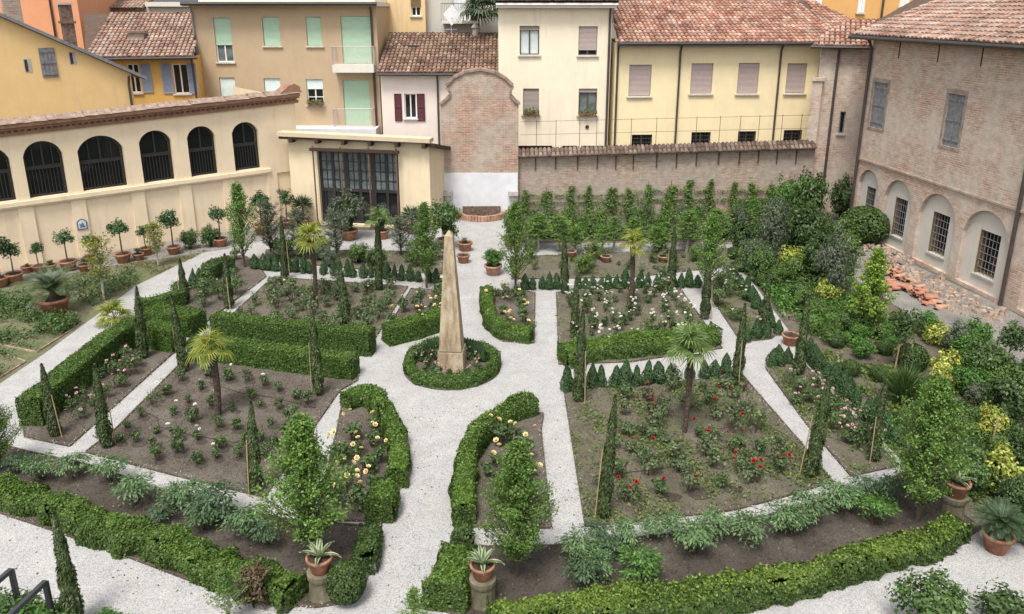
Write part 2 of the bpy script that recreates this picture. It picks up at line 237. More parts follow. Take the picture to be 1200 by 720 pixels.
# ------------------------------------------------------------------ mesh helpers
def finish(o, mat, parent, smooth=False):
    COL.objects.link(o)
    if mat: o.data.materials.append(MATS[mat])
    if parent is not None: o.parent = parent
    return o
class MB:
    def __init__(s): s.v = []; s.f = []
    def add(s, vs, fs):
        o = len(s.v); s.v += [tuple(map(float, v)) for v in vs]; s.f += [tuple(i+o for i in f) for f in fs]; return s
    def box(s, x0, x1, y0, y1, z0, z1):
        return s.add([(x0,y0,z0),(x1,y0,z0),(x1,y1,z0),(x0,y1,z0),(x0,y0,z1),(x1,y0,z1),(x1,y1,z1),(x0,y1,z1)],
              [(0,3,2,1),(4,5,6,7),(0,1,5,4),(1,2,6,5),(2,3,7,6),(3,0,4,7)])
    def quad(s, a, b, c, d): return s.add([a, b, c, d], [(0,1,2,3)])
    def prism(s, poly, y0, y1):           # outline in x,z pushed from y0 to y1
        n = len(poly); return s.add([(x,y0,z) for x,z in poly]+[(x,y1,z) for x,z in poly],
              [tuple(range(n)), tuple(range(2*n-1,n-1,-1))]+[(i,i+n,(i+1)%n+n,(i+1)%n) for i in range(n)])
    def slab(s, poly, z0, z1):            # outline in x,y pushed up
        a = sum(poly[i-1][0]*poly[i][1]-poly[i][0]*poly[i-1][1] for i in range(len(poly)))
        if a < 0: poly = poly[::-1]
        n = len(poly); return s.add([(x,y,z0) for x,y in poly]+[(x,y,z1) for x,y in poly],
              [tuple(range(n-1,-1,-1)), tuple(range(n,2*n))]+[(i,(i+1)%n,(i+1)%n+n,i+n) for i in range(n)])
    def tube(s, pts, r, n=6, cap=True):
        pts = [np.array(p, float) for p in pts]; k = len(pts)
        if not hasattr(r, '__len__'): r = [r]*k
        vs = []; fs = []
        for i, p in enumerate(pts):
            d = pts[min(i+1,k-1)]-pts[max(i-1,0)]; d = d/(np.linalg.norm(d)+1e-9)
            a = np.cross(d, (0,0,1) if abs(d[2]) < 0.9 else (1,0,0)); a /= np.linalg.norm(a); b = np.cross(d, a)
            for j in range(n):
                t = 2*pi*j/n; vs.append(p+r[i]*(cos(t)*a+sin(t)*b))
        for i in range(k-1):
            for j in range(n): fs.append((i*n+j, i*n+(j+1)%n, (i+1)*n+(j+1)%n, (i+1)*n+j))
        if cap: fs += [tuple(range(n-1,-1,-1)), tuple(range((k-1)*n, k*n))]
        return s.add(vs, fs)
    def lathe(s, prof, n=20, c=(0,0,0), close=True):
        vs = [(c[0]+r*cos(2*pi*j/n), c[1]+r*sin(2*pi*j/n), c[2]+z) for r, z in prof for j in range(n)]; k = len(prof)
        fs = [(i*n+j, i*n+(j+1)%n, (i+1)*n+(j+1)%n, (i+1)*n+j) for i in range(k-1) for j in range(n)]
        if close: fs += [tuple(range(n-1,-1,-1)), tuple(range((k-1)*n, k*n))]
        return s.add(vs, fs)
    def mesh(s, name, smooth=False):
        me = bpy.data.meshes.new(name); me.from_pydata(s.v, [], s.f); me.update()
        if smooth: me.polygons.foreach_set('use_smooth', [True]*len(me.polygons))
        return me
    def build(s, name, mat, parent=None, smooth=False):
        return finish(bpy.data.objects.new(name, s.mesh(name, smooth)), mat, parent)
def tag(o, label=None, cat=None, group=None, kind=None):
    if label: o['label'] = label
    if cat: o['category'] = cat
    if group: o['group'] = group
    if kind: o['kind'] = kind
    return o
def empty(name, loc, rz, label, cat, group=None, sc=None):
    o = bpy.data.objects.new(name, None); COL.objects.link(o); o.empty_display_size = 0.2
    o.location = tuple(map(float, loc)); o.rotation_euler = (0, 0, rz)
    if sc is not None: o.scale = sc if hasattr(sc, '__len__') else (sc,)*3
    return tag(o, label, cat, group)
def quads_mesh(name, V):
    V = np.ascontiguousarray(V, dtype=np.float32).reshape(-1, 3); n = len(V)//4; me = bpy.data.meshes.new(name)
    me.vertices.add(n*4); me.vertices.foreach_set('co', V.ravel()); me.loops.add(n*4); me.loops.foreach_set('vertex_index', np.arange(n*4, dtype=np.int32))
    me.polygons.add(n); me.polygons.foreach_set('loop_start', np.arange(0, n*4, 4, dtype=np.int32)); me.polygons.foreach_set('loop_total', np.full(n, 4, dtype=np.int32)); me.update(calc_edges=True)
    return me
def nrm(a): return a/(np.linalg.norm(a, axis=1, keepdims=True)+1e-9)
def leafq(rng, P, N, L, W, T=None, tj=0.6, nj=0.5, fold=0.12):
    n = len(P); N = nrm(np.asarray(N)+nj*rng.normal(size=(n,3)))
    T0 = rng.normal(size=(n,3)) if T is None else np.asarray(T)+tj*rng.normal(size=(n,3))
    T0 = nrm(T0-N*np.sum(T0*N, axis=1, keepdims=True)); B = np.cross(N, T0)
    sc = (0.65+0.7*rng.random((n,1))); l = L*sc; w_ = W*sc
    V = np.stack([P-T0*l*0.5, P+B*w_*0.5+N*w_*fold, P+T0*l*0.5-N*l*0.1, P-B*w_*0.5+N*w_*fold], axis=1)
    return V.reshape(-1, 3)
def vnoise(P, f, seed):
    r = np.random.default_rng(seed); out = 0
    for k in range(4):
        d = r.normal(size=3); d /= np.linalg.norm(d); out = out+np.sin(P@d*f*(0.7+0.35*k)*2*pi+r.random()*6.28)
    return out/4
def obj_from(me, name, mat, parent):
    if mat and not me.materials: me.materials.append(MATS[mat])
    o = bpy.data.objects.new(name, me); COL.objects.link(o); o.parent = parent; return o

# ------------------------------------------------------------------ ground, paths, beds
def px_poly(pts, z=0.0): return [tuple(G(x, y, 0)[:2]) for x, y in pts]
g = MB(); g.quad((-300,-40,0), (300,-40,0), (300,500,0), (-300,500,0)); tag(g.build('ground', 'soil_weedy'), kind='structure')
def sheet(name, pts, z, mat):
    m = MB(); P = px_poly(pts); a = sum(P[i-1][0]*P[i][1]-P[i][0]*P[i-1][1] for i in range(len(P)))
    if a < 0: P = P[::-1]
    m.add([(x,y,z) for x,y in P], [tuple(range(len(P)))]); return tag(m.build(name, mat), kind='structure')
sheet('lawn', [(-160,470),(-60,440),(0,452),(52,417),(102,380),(160,337),(247,294),(300,284),(345,268),(345,262),(300,266),(0,320),(-160,350)], 0.004, 'lawn')
sheet('paved_strip', [(-160,362),(0,338),(120,314),(262,293),(345,274),(345,262),(300,266),(0,320),(-160,348)], 0.012, 'paving')
sheet('gravel_path', [(-260,760),(-200,560),(-60,492),(0,450),(52,415),(102,378),(160,335),(247,292),(300,282),(345,268),(500,272),(521,249),(607,249),(612,286),(860,284),(872,318),(932,398),(935,416),(1062,546),(1056,560),(1150,620),(1185,630),(1240,670),(1330,780),(1250,900),(-200,900)], 0.008, 'gravel')
BEDZ = 0.03
BEDS = {}
def bed(key, pts, mat='soil', edge='edging', z=BEDZ):
    P = px_poly(pts); BEDS[key] = P
    o = MB().slab(P, -0.02, z).build('flower_bed', mat); tag(o, kind='structure')
    m = MB(); n = len(P); c = np.mean(P, axis=0)
    for i in range(n):
        a, b = np.array(P[i]), np.array(P[(i+1)%n]); d = b-a; L = np.linalg.norm(d); d /= L; q = np.array([-d[1], d[0]])*0.016
        k = max(1, int(L/0.6))
        for j in range(k):                # edging boards, slightly uneven
            s, e = a+d*L*j/k, a+d*(L*(j+1)/k-0.006); h = z+0.012+0.012*random.random()
            m.slab([tuple(s-q), tuple(e-q), tuple(e+q), tuple(s+q)], -0.01, h)
    if edge: m.build('edging', edge, o)
    return o
random.seed(4)
bed('LLF', [(29,513),(82,524),(184,432),(203,415),(207,398),(160,382),(120,404),(60,450),(24,480)])
bed('BLF', [(101,531),(136,504),(208,431),(216,414),(330,420),(421,432),(419,447),(398,459),(341,541),(310,584),(200,557)])
bed('ILF', [(371,611),(457,612),(464,585),(478,548),(474,508),(456,478),(440,466),(402,470),(395,505),(384,550)])
bed('IRF', [(533,618),(646,620),(634,506),(637,486),(600,486),(566,505),(545,530),(535,565)])
bed('BRF', [(686,618),(780,609),(860,599),(920,583),(975,566),(940,522),(900,476),(871,442),(800,448),(740,452),(661,459)], 'soil_weedy')
bed('RRF', [(897,432),(945,498),(997,559),(1052,547),(935,420),(922,426)], 'soil_weedy')
bed('BRB', [(652,344),(655,428),(740,425),(846,409),(822,375),(796,337),(740,337)], 'soil_weedy')
bed('RRB', [(824,336),(858,386),(868,402),(903,398),(912,392),(862,318),(850,322)], 'soil_weedy')
bed('IRB', [(564,345),(570,385),(590,401),(626,403),(627,344),(600,340)])
bed('BLB', [(246,394),(320,326),(478,337),(440,397),(437,416),(340,398)], 'soil_weedy')
bed('ILB', [(447,399),(482,339),(520,341),(519,384),(490,394)])
bed('LLB', [(168,372),(208,388),(232,386),(312,325),(300,308),(285,300),(268,302),(215,345)])
bed('SBL', [(312,294),(520,296),(518,322),(420,316),(310,306)], 'soil_weedy')
bed('SBR', [(598,302),(858,292),(862,312),(740,326),(600,328)], 'soil_weedy')
bed('SFL', [(-160,496),(-40,512),(35,531),(110,548),(185,574),(300,604),(340,611),(438,619),(438,645),(427,690),(414,706),(370,713),(300,706),(240,688),(140,650),(60,622),(0,602),(-160,560)], 'soil_dark')
bed('SFR', [(533,641),(580,642),(650,641),(775,629),(900,606),(960,590),(1030,571),(1058,556),(1150,620),(1132,632),(1100,647),(1035,670),(975,687),(900,705),(800,722),(560,730),(505,712),(512,680)], 'soil_dark')
bed('BW', [(612,286),(860,283),(955,262),(955,251),(607,253)], 'soil_dark', 'brick_edge')
OB = G(530, 431)
ringbed = MB().lathe([(1.27, -0.02), (1.27, BEDZ), (0.01, BEDZ)], 40, (OB[0], OB[1], 0), False).build('flower_bed', 'soil'); tag(ringbed, kind='structure')
sheet('dirt_track', [(1030,292),(1000,276),(960,280),(1010,335),(1110,395),(1200,450),(1300,520),(1300,430),(1172,358)], 0.01, 'paving')
# left garden beds of low greenery with a brick strip between
bed('GL1', [(-120,398),(0,405),(43,414),(97,379),(70,362),(20,352),(-120,375)], 'lawn', 'brick_edge', 0.03)
bed('GL2', [(-160,408),(0,414),(30,425),(0,444),(-70,480),(-160,495)], 'lawn', 'brick_edge', 0.03)

def inside(P, x, y):
    r = False; n = len(P)
    for i in range(n):
        (x1,y1),(x2,y2) = P[i-1], P[i]
        if (y1 > y) != (y2 > y) and x < (x2-x1)*(y-y1)/(y2-y1)+x1: r = not r
    return r
def scatter(P, n, rng, margin=0.0):
    P = np.array(P); lo, hi = P.min(0), P.max(0); out = []
    k = 0
    while len(out) < n and k < n*30:
        k += 1; q = lo+(hi-lo)*rng.random(2)
        if inside(P.tolist(), q[0], q[1]): out.append(q)
    return np.array(out)

# ------------------------------------------------------------------ buildings
class Bld:
    def __init__(s, name, label, cat, a, b, world=False, off=0):
        s.pl = Plane(a, b, world)
        if off: s.pl.A = s.pl.A+s.pl.n*off; s.pl.B = s.pl.B+s.pl.n*off
        s.e = empty(name, s.pl.A, s.pl.ang, label, cat)
    def part(s, mb, name, mat, parent=None, smooth=False): return mb.build(name, mat, parent or s.e, smooth)
    def pipe(s, x, z0, z1, r=0.055, y=-0.09, mat='pipe', x1=None):
        x1 = x if x1 is None else x1
        return s.part(MB().tube([(x1, y+0.0, z0), (x, y, z1-0.35), (x, y-0.12, z1-0.12), (x, y-0.2, z1)], r, 8), 'downpipe', mat)
def wall(m, x0, x1, z0, z1, ops, y=0.0, depth=0.18, backs=True):
    xs = sorted({x0, x1, *[v for o in ops for v in o[:2]]}); zs = sorted({z0, z1, *[v for o in ops for v in o[2:4]]})
    xs = [x for x in xs if x0-1e-6 <= x <= x1+1e-6]; zs = [z for z in zs if z0-1e-6 <= z <= z1+1e-6]
    for i in range(len(xs)-1):
        for j in range(len(zs)-1):
            cx, cz = (xs[i]+xs[i+1])/2, (zs[j]+zs[j+1])/2
            if any(o[0] < cx < o[1] and o[2] < cz < o[3] for o in ops): continue
            m.quad((xs[i],y,zs[j]), (xs[i+1],y,zs[j]), (xs[i+1],y,zs[j+1]), (xs[i],y,zs[j+1]))
    for o in ops:
        a, b, c, d = o[:4]; rise = o[4] if len(o) > 4 else 0
        if not rise:
            m.quad((a,y,d), (b,y,d), (b,y+depth,d), (a,y+depth,d)); zt = d
        else:
            N = 14; zc = arch_curve(a, b, d, rise, N); zt = zc[0][1]
            for (xa, za), (xb, zb) in zip(zc[:-1], zc[1:]):
                m.quad((xa,y,za), (xb,y,zb), (xb,y,d), (xa,y,d)); m.quad((xa,y,za), (xb,y,zb), (xb,y+depth,zb), (xa,y+depth,za))
        m.quad((a,y,c), (a,y,zt), (a,y+depth,zt), (a,y+depth,c)); m.quad((b,y,c), (b,y+depth,c), (b,y+depth,zt), (b,y,zt))
        m.quad((a,y,c), (a,y+depth,c), (b,y+depth,c), (b,y,c))
    return m
def arch_curve(a, b, top, rise, N):
    w2 = (b-a)/2; R = (w2*w2+rise*rise)/(2*rise); xc = (a+b)/2; zc = top-R
    return [(x, zc+sqrt(max(0, R*R-(x-xc)**2))) for x in [a+(b-a)*i/N for i in range(N+1)]]
def shell(m, x0, x1, y1, z0, z1):          # sides and back of a house
    m.quad((x0,0,z0), (x0,0,z1), (x0,y1,z1), (x0,y1,z0)); m.quad((x1,0,z0), (x1,y1,z0), (x1,y1,z1), (x1,0,z1)); m.quad((x0,y1,z0), (x0,y1,z1), (x1,y1,z1), (x1,y1,z0))
def tile_roof(b, x0, x1, ey, ez, ry, rz, x0r=None, x1r=None, mat='tiles_red', seed=0, wid=0.21, row=0.36, parent=None):
    x0r = x0 if x0r is None else x0r; x1r = x1 if x1r is None else x1r
    rf = MB().quad((x0,ey,ez), (x1,ey,ez), (x1r,ry,rz), (x0r,ry,rz)).add([(x0,ey,ez-0.09),(x1,ey,ez-0.09),(x1r,ry,rz-0.09),(x0r,ry,rz-0.09)], [(3,2,1,0)])
    rf.quad((x0,ey,ez-0.09), (x1,ey,ez-0.09), (x1,ey,ez), (x0,ey,ez)); rf.quad((x0r,ry,rz-0.09),(x0,ey,ez-0.09),(x0,ey,ez),(x0r,ry,rz)); rf.quad((x1,ey,ez-0.09),(x1r,ry,rz-0.09),(x1r,ry,rz),(x1,ey,ez))
    ro = b.part(rf, 'roof', 'roof_base', parent)
    rng = random.Random(seed); S = sqrt((ry-ey)**2+(rz-ez)**2); sy, sz = (ry-ey)/S, (rz-ez)/S; ny, nz = -sz, sy
    if nz < 0: ny, nz = -ny, -nz
    m = MB(); nr = int(S/row)+1; n = int((x1-x0)/wid)+1
    for r in range(nr):
        t0 = r*row-0.05; t1 = min(S, t0+row+0.06)
        for c in range(n+1):
            x = x0+wid*c; f = (t0+0.1)/S; xl = x0+(x0r-x0)*f; xr = x1+(x1r-x1)*f
            if x < xl-0.02 or x > xr+0.02: continue
            jx = rng.uniform(-.012,.012); sk = rng.uniform(-.012,.012); up = rng.uniform(0,.012); vs = []
            for (t, rad, lift) in ((t0+rng.uniform(-.02,.02), 0.098, 0.035+up), (t1, 0.082, 0.005)):
                for k in range(5):
                    a = pi*k/4; h = lift+rad*0.75*sin(a); xx = x+jx+(sk if t == t1 else 0)-rad*cos(a)
                    vs.append((xx, ey+sy*t+ny*h, ez+sz*t+nz*h))
            m.add(vs, [(k, k+1, k+6, k+5) for k in range(4)]+[(4,3,2,1,0)])
    o = m.build('roof_tiles', mat, ro); tag(o, kind='stuff'); return ro
def window(b, r, style='casement', frame='white_paint', blind=None, fr=1.0, depth=0.15, sill='sill', cols=2, rows=1, glass='glass', bars=None):
    x0, x1, z0, z1 = r; y = depth; m = MB(); t = 0.05; parent = None
    m.box(x0, x0+t, y-0.05, y+0.02, z0, z1); m.box(x1-t, x1, y-0.05, y+0.02, z0, z1); m.box(x0+t, x1-t, y-0.05, y+0.02, z1-t, z1); m.box(x0+t, x1-t, y-0.05, y+0.02, z0, z0+t)
    zc = z1-(z1-z0)*(0 if style == 'casement' else fr)
    zt = z1-t if style == 'casement' else zc
    if zt-z0 > 0.12:
        for c in range(1, cols):
            xc = x0+(x1-x0)*c/cols; m.box(xc-0.03, xc+0.03, y-0.045, y+0.015, z0+t, zt-0.002)
        for q in range(1, rows):
            zq = z0+(zt-z0)*q/rows; m.box(x0+t, x1-t, y-0.035, y+0.01, zq-0.018, zq+0.018)
    wn = b.part(m, 'window', frame)
    if zt-z0 > 0.12:
        for c in range(cols):
            xa, xb = x0+(x1-x0)*c/cols, x0+(x1-x0)*(c+1)/cols
            b.part(MB().box(xa+0.01, xb-0.01, y+0.025, y+0.035, z0+0.01, zt), 'pane', glass, wn)
    else: b.part(MB().box(x0, x1, y+0.025, y+0.035, z0, z1), 'pane', glass, wn)
    if style == 'roller' and blind:
        k = max(3, int((z1-zc)/0.055)); mm = MB(); h = (z1-zc-0.01)/k
        for i in range(k):
            za = zc+h*i; mm.add([(x0+0.02,y-0.075,za),(x1-0.02,y-0.075,za),(x1-0.02,y-0.092,za+h*0.5),(x0+0.02,y-0.092,za+h*0.5),(x1-0.02,y-0.075,za+h*0.99),(x0+0.02,y-0.075,za+h*0.99)], [(0,1,2,3),(3,2,4,5)])
        b.part(mm, 'blind', blind, wn)
    if sill: b.part(MB().box(x0-0.08, x1+0.08, -0.09, depth-0.05, z0-0.07, z0-0.003), 'sill', sill, wn)
    if bars:
        mm = MB(); n = max(3, int((x1-x0)/0.13))
        for i in range(n+1): xx = x0+(x1-x0)*i/n; mm.tube([(xx, 0.04, z0), (xx, 0.04, z1)], 0.011, 4)
        for i in range(1, 4): zz = z0+(z1-z0)*i/4; mm.tube([(x0, 0.03, zz), (x1, 0.03, zz)], 0.011, 4)
        b.part(mm, 'grille', bars, wn)
    return wn
def shutter(b, x0, x1, z0, z1, mat, y=-0.05, slats=True, name='shutter'):
    m = MB(); t = 0.06; m.box(x0, x0+t, y, y+0.04, z0, z1); m.box(x1-t, x1, y, y+0.04, z0, z1); zm = (z0+z1)/2
    for a, c in ((z0, z0+t), (zm-t/2, zm+t/2), (z1-t, z1)): m.box(x0+t, x1-t, y, y+0.04, a, c)
    n = int((z1-z0)/0.07)
    for i in range(n):
        za = z0+t+(z1-z0-2*t)*i/n; m.add([(x0+t,y+0.002,za),(x1-t,y+0.002,za),(x1-t,y+0.034,za+0.07),(x0+t,y+0.034,za+0.07)], [(0,1,2,3)])
    return b.part(m, name, mat)
def planks(b, x0, x1, z0, z1, mat, n=3, y=0.02, name='shutter'):
    m = MB(); w_ = (x1-x0)/n
    for i in range(n): m.box(x0+w_*i+0.006, x0+w_*(i+1)-0.006, y, y+0.035, z0+random.uniform(0,.02), z1-random.uniform(0,.02))
    for z in (z0+(z1-z0)*0.12, z0+(z1-z0)*0.5, z0+(z1-z0)*0.88): m.box(x0+0.02, x1-0.02, y-0.025, y-0.002, z-0.035, z+0.035)
    return b.part(m, name, mat)

# --- arcade wing, left
b = Bld('arcade_wing', 'long cream wing with a row of dark arched windows and terracotta cornice', 'building', (0,320), (300,266)); AR = b
arch = [b.pl.rect(30,172,77,232), b.pl.rect(93,162,147,223), b.pl.rect(165,155,203,214), b.pl.rect(221,149,254,207), b.pl.rect(273,141,304,198)]
arch = [(-0.45, 0.92), (arch[0][0], arch[0][1]), (arch[1][0], arch[1][1]), (arch[2][0], arch[2][1]), (arch[3][0], arch[3][1]), (arch[4][0], arch[4][1])]
arch = [(-4.4,-3.0), (-2.4,-1.1)]+arch
ZS, ZA = 2.5, 4.5
XL, XR = -6.0, 11.55
ztop = lambda x: 5.0+0.045*x*0.6
m = wall(MB(), XL, XR, 2.32, 4.72, [(x0, x1, ZS, ZA, 0.5 if x1-x0 > 1.2 else 0.42) for x0, x1 in arch], depth=0.25)
m.prism([(XL,4.72),(XR,4.72),(XR,5.4),(XL,4.8)], 0.0, 0.4)
m.quad((XR,0.4,0),(XR,0.4,5.3),(XR,7,5.3),(XR,7,0))
b.part(m, 'wall', 'st_arcade')
edges = [XL]; mids = [(arch[i][1]+arch[i+1][0])/2 for i in range(len(arch)-1)]
m = MB()                                    # lower wall: pilasters and sunk panels
pil = [(c-0.24, c+0.24) for c in mids]+[(10.05, 10.5)]
px_ = XL
for a, c in pil:
    m.box(px_, a, 0.07, 0.3, 0, 2.2); m.box(a, c, 0.0, 0.3, 0, 2.2); px_ = c
m.box(px_, XR, 0.07, 0.3, 0, 2.2); m.box(XL, XR, 0.001, 0.3, 2.2, 2.32)
b.part(m, 'lower_wall', 'st_arcade')
b.part(MB().prism([(XL,2.30),(10.2,2.30),(10.2,2.45),(XL,2.45)], -0.09, -0.002).prism([(XL,2.24),(10.2,2.24),(10.2,2.297),(XL,2.297)], -0.05, -0.002), 'sill_band', 'st_arcade')
zc = lambda x: 4.74+0.033*x
m = MB()
for (d, lo, hi) in ((0.08, 0.0, 0.12), (0.2, 0.2, 0.3), (0.3, 0.3, 0.42)):
    m.prism([(XL,zc(XL)+lo),(XR+0.15,zc(XR)+lo),(XR+0.15,zc(XR)+hi),(XL,zc(XL)+hi)], -d, 0.39+d/3)
m.prism([(XL,zc(XL)+0.12),(XR,zc(XR)+0.12),(XR,zc(XR)+0.2),(XL,zc(XL)+0.2)], -0.05, 0.35)
co = b.part(m, 'cornice', 'cornice')
m = MB(); x = XL+0.1
while x < XR: z = zc(x); m.box(x, x+0.09, -0.14, -0.051, z+0.125, z+0.195); x += 0.2
tag(b.part(m, 'dentils', 'cornice', co), kind='stuff')
m = MB(); x = XL; rr = random.Random(3)
while x < XR+0.1:
    z = zc(x)+0.42+rr.uniform(0,.03); m.add([(x,-0.34,z),(x+0.23,-0.34,z),(x+0.23,0.03,z+0.16),(x,0.03,z+0.16),(x+0.23,0.45,z),(x,0.45,z)], [(0,1,2,3),(3,2,4,5)]); x += 0.235
tag(b.part(m, 'coping_tiles', 'coping'), kind='stuff')
b.part(MB().prism([(XR-0.75,5.56),(XR+0.2,5.6),(XR+0.2,5.8),(XR-0.05,5.95),(XR-0.3,5.88)], -0.25, 0.4), 'end_scroll', 'cornice')
for x0, x1 in arch:
    rise = 0.5 if x1-x0 > 1.2 else 0.42; cv = arch_curve(x0, x1, ZA, rise, 14); out = [(x1, ZS), (x0, ZS)]+cv
    inn = [(x1-0.07, ZS+0.07), (x0+0.07, ZS+0.07)]+arch_curve(x0+0.07, x1-0.07, ZA-0.07, rise-0.02, 14)
    m = MB(); n = len(out)
    m.add([(p[0],0.2,p[1]) for p in out]+[(p[0],0.2,p[1]) for p in inn]+[(p[0],0.24,p[1]) for p in inn], [(i,(i+1)%n,(i+1)%n+n,i+n) for i in range(n)]+[(i+n,(i+1)%n+n,(i+1)%n+2*n,i+2*n) for i in range(n)])
    xm = (x0+x1)/2; zm = ZS+1.05; m.box(xm-0.03, xm+0.03, 0.19, 0.24, zm+0.06, ZA-0.05); m.box(x0+0.06, x1-0.06, 0.185, 0.24, zm-0.07, zm+0.06)
    if x1-x0 > 1.2:
        for f in (0.25, 0.75): xx = x0+(x1-x0)*f; m.box(xx-0.02, xx+0.02, 0.195, 0.24, zm+0.06, ZA-0.16)
    wn = b.part(m, 'window', 'black_metal')
    b.part(MB().prism([(p[0],p[1]) for p in inn][::-1], 0.25, 0.26), 'pane', 'glass', wn)
    m = MB(); k = int((x1-x0)/0.11)
    for i in range(1, k): xx = x0+(x1-x0)*i/k; m.box(xx-0.012, xx+0.012, 0.17, 0.184, ZS+0.02, zm-0.07)
    b.part(m, 'railing', 'black_metal', wn)
    m = MB(); k = max(3, int((x1-x0)/0.3))
    m.box(x0, x1, 0.247, 0.249, ZS, ZS+0.01)
s, z = b.pl.at(96, 263)
t = empty('wall_plaque', b.pl.A+b.pl.u*s-b.pl.n*0.03+np.array([0,0,z-0.2]), b.pl.ang, 'small glazed house-shaped plaque with blue drawing on the cream arcade wing', 'plaque')
MB().prism([(-0.17,0),(0.17,0),(0.17,0.3),(0.1,0.38),(0,0.42),(-0.1,0.38),(-0.17,0.3)], 0.0, 0.03).build('border', 'tile_blue', t)
fc = MB().prism([(-0.13,0.035),(0.13,0.035),(0.13,0.28),(0.08,0.34),(0,0.375),(-0.08,0.34),(-0.13,0.28)], -0.012, -0.001).build('tile', 'tile_ceramic', t)
MB().prism([(-0.1,0.07),(0.0,0.1),(0.1,0.08),(0.09,0.16),(0.03,0.14),(0.06,0.22),(0.0,0.27),(-0.02,0.2),(-0.07,0.24),(-0.1,0.19),(-0.05,0.15)], -0.02, -0.013).build('drawing', 'tile_blue', fc)

# --- glazed pavilion
b = Bld('garden_pavilion', 'low cream pavilion with tall black glazed doors and brown posts', 'building', (345,262), (505,270)); PV = b
op = b.pl.rect(374,179,468,256); op = (op[0], op[1], 0.1, 3.3)
W_ = 6.2
m = wall(MB(), 0, W_, 0, 3.75, [op], depth=0.3); m.quad((W_,0,0),(W_,5,0),(W_,5,2.6),(W_,0,3.75)); m.quad((0,0,0),(0,0,3.6),(0,5,2.4),(0,5,0))
b.part(m, 'wall', 'st_pav')
b.part(MB().prism([(-0.2,3.76),(W_+0.1,3.755),(W_+0.1,3.77),(-0.2,3.87)], -0.38, -0.002), 'soffit', 'wood_dark')
m = MB().prism([(-0.25,3.88),(W_+0.15,3.78),(W_+0.15,3.95),(-0.25,4.05)], -0.42, 0.15); b.part(m, 'fascia', 'st_fascia')
m = MB().add([(-0.25,0.15,3.5),(W_,0.15,3.4),(W_,5,2.3),(-0.25,5,2.4)], [(0,1,2,3)]); b.part(m, 'roof', 'concrete')
b.part(MB().add([(W_+0.02,-0.3,3.6),(W_+0.3,-0.3,3.6),(W_+0.3,4.8,2.5),(W_+0.02,4.8,2.5),(W_+0.02,-0.3,3.75),(W_+0.3,-0.3,3.75),(W_+0.3,4.8,2.65),(W_+0.02,4.8,2.65)],[(0,3,2,1),(4,5,6,7),(0,1,5,4),(1,2,6,5),(2,3,7,6),(3,0,4,7)]), 'side_eave', 'wood_dark')
for i in range(6):
    xx = 0.25+1.15*i; b.part(MB().box(xx, xx+0.14, -0.4, -0.002, 3.62-0.016*i, 3.865-0.016*i), 'rafter_end', 'wood_dark')
x0, x1, z0, z1 = op; bw = (x1-x0)/3
for k in range(3):
    a, c = x0+bw*k, x0+bw*(k+1); zm = z0+1.45; m = MB(); y = 0.22
    for xa, xb in ((a, a+0.1), (c-0.1, c), ((a+c)/2-0.06, (a+c)/2+0.06)): m.box(xa, xb, y-0.05, y+0.03, z0, z1)
    for za, zb in ((z0, z0+0.12), (zm-0.06, zm+0.06), (z1-0.12, z1)):
        m.box(a+0.1, (a+c)/2-0.06, y-0.05, y+0.03, za, zb); m.box((a+c)/2+0.06, c-0.1, y-0.05, y+0.03, za, zb)
    dn = b.part(m, 'glazed_door', 'black_metal')
    for (xa, xb) in ((a+0.1, (a+c)/2-0.06), ((a+c)/2+0.06, c-0.1)):
        m = MB(); xm = (xa+xb)/2; m.box(xm-0.015, xm+0.015, y-0.03, y, zm+0.06, z1-0.12)
        for q in range(1, 4): zz = zm+0.06+(z1-0.18-zm)*q/4; m.box(xa, xm-0.015, y-0.03, y, zz-0.013, zz+0.013); m.box(xm+0.015, xb, y-0.03, y, zz-0.013, zz+0.013)
        b.part(m, 'glazing_bar', 'black_metal', dn)
        for q in range(4):
            za, zb = zm+0.06+(z1-0.18-zm)*q/4, zm+0.06+(z1-0.18-zm)*(q+1)/4
            for xs_, xe_ in ((xa, xm), (xm, xb)): b.part(MB().box(xs_+0.004, xe_-0.004, y+0.005, y+0.015, za+0.004, zb-0.004), 'pane', 'glass_pale', dn)
        b.part(MB().box(xa, xb, y+0.005, y+0.015, z0+0.12, zm-0.06), 'pane', 'glass', dn)
for (xx, yb) in ((372,262),(403.5,268),(436,272),(468,273)):
    s, _ = b.pl.at(xx, 200)
    b.part(MB().tube([(s, -0.34, 0.0), (s, -0.32, 3.5)], 0.035, 8).lathe([(0.14,0),(0.1,0.06),(0.06,0.3)], 10, (s,-0.34,0)), 'post', 'wood_post')
b.part(MB().box(x0-0.15, x1+0.15, -0.4, -0.26, 3.3, 3.42), 'lintel_beam', 'wood_dark')
b.part(MB().box(W_-0.35, W_+0.0, -0.035, -0.001, 0.05, 3.7), 'corner_pilaster', 'st_pav')

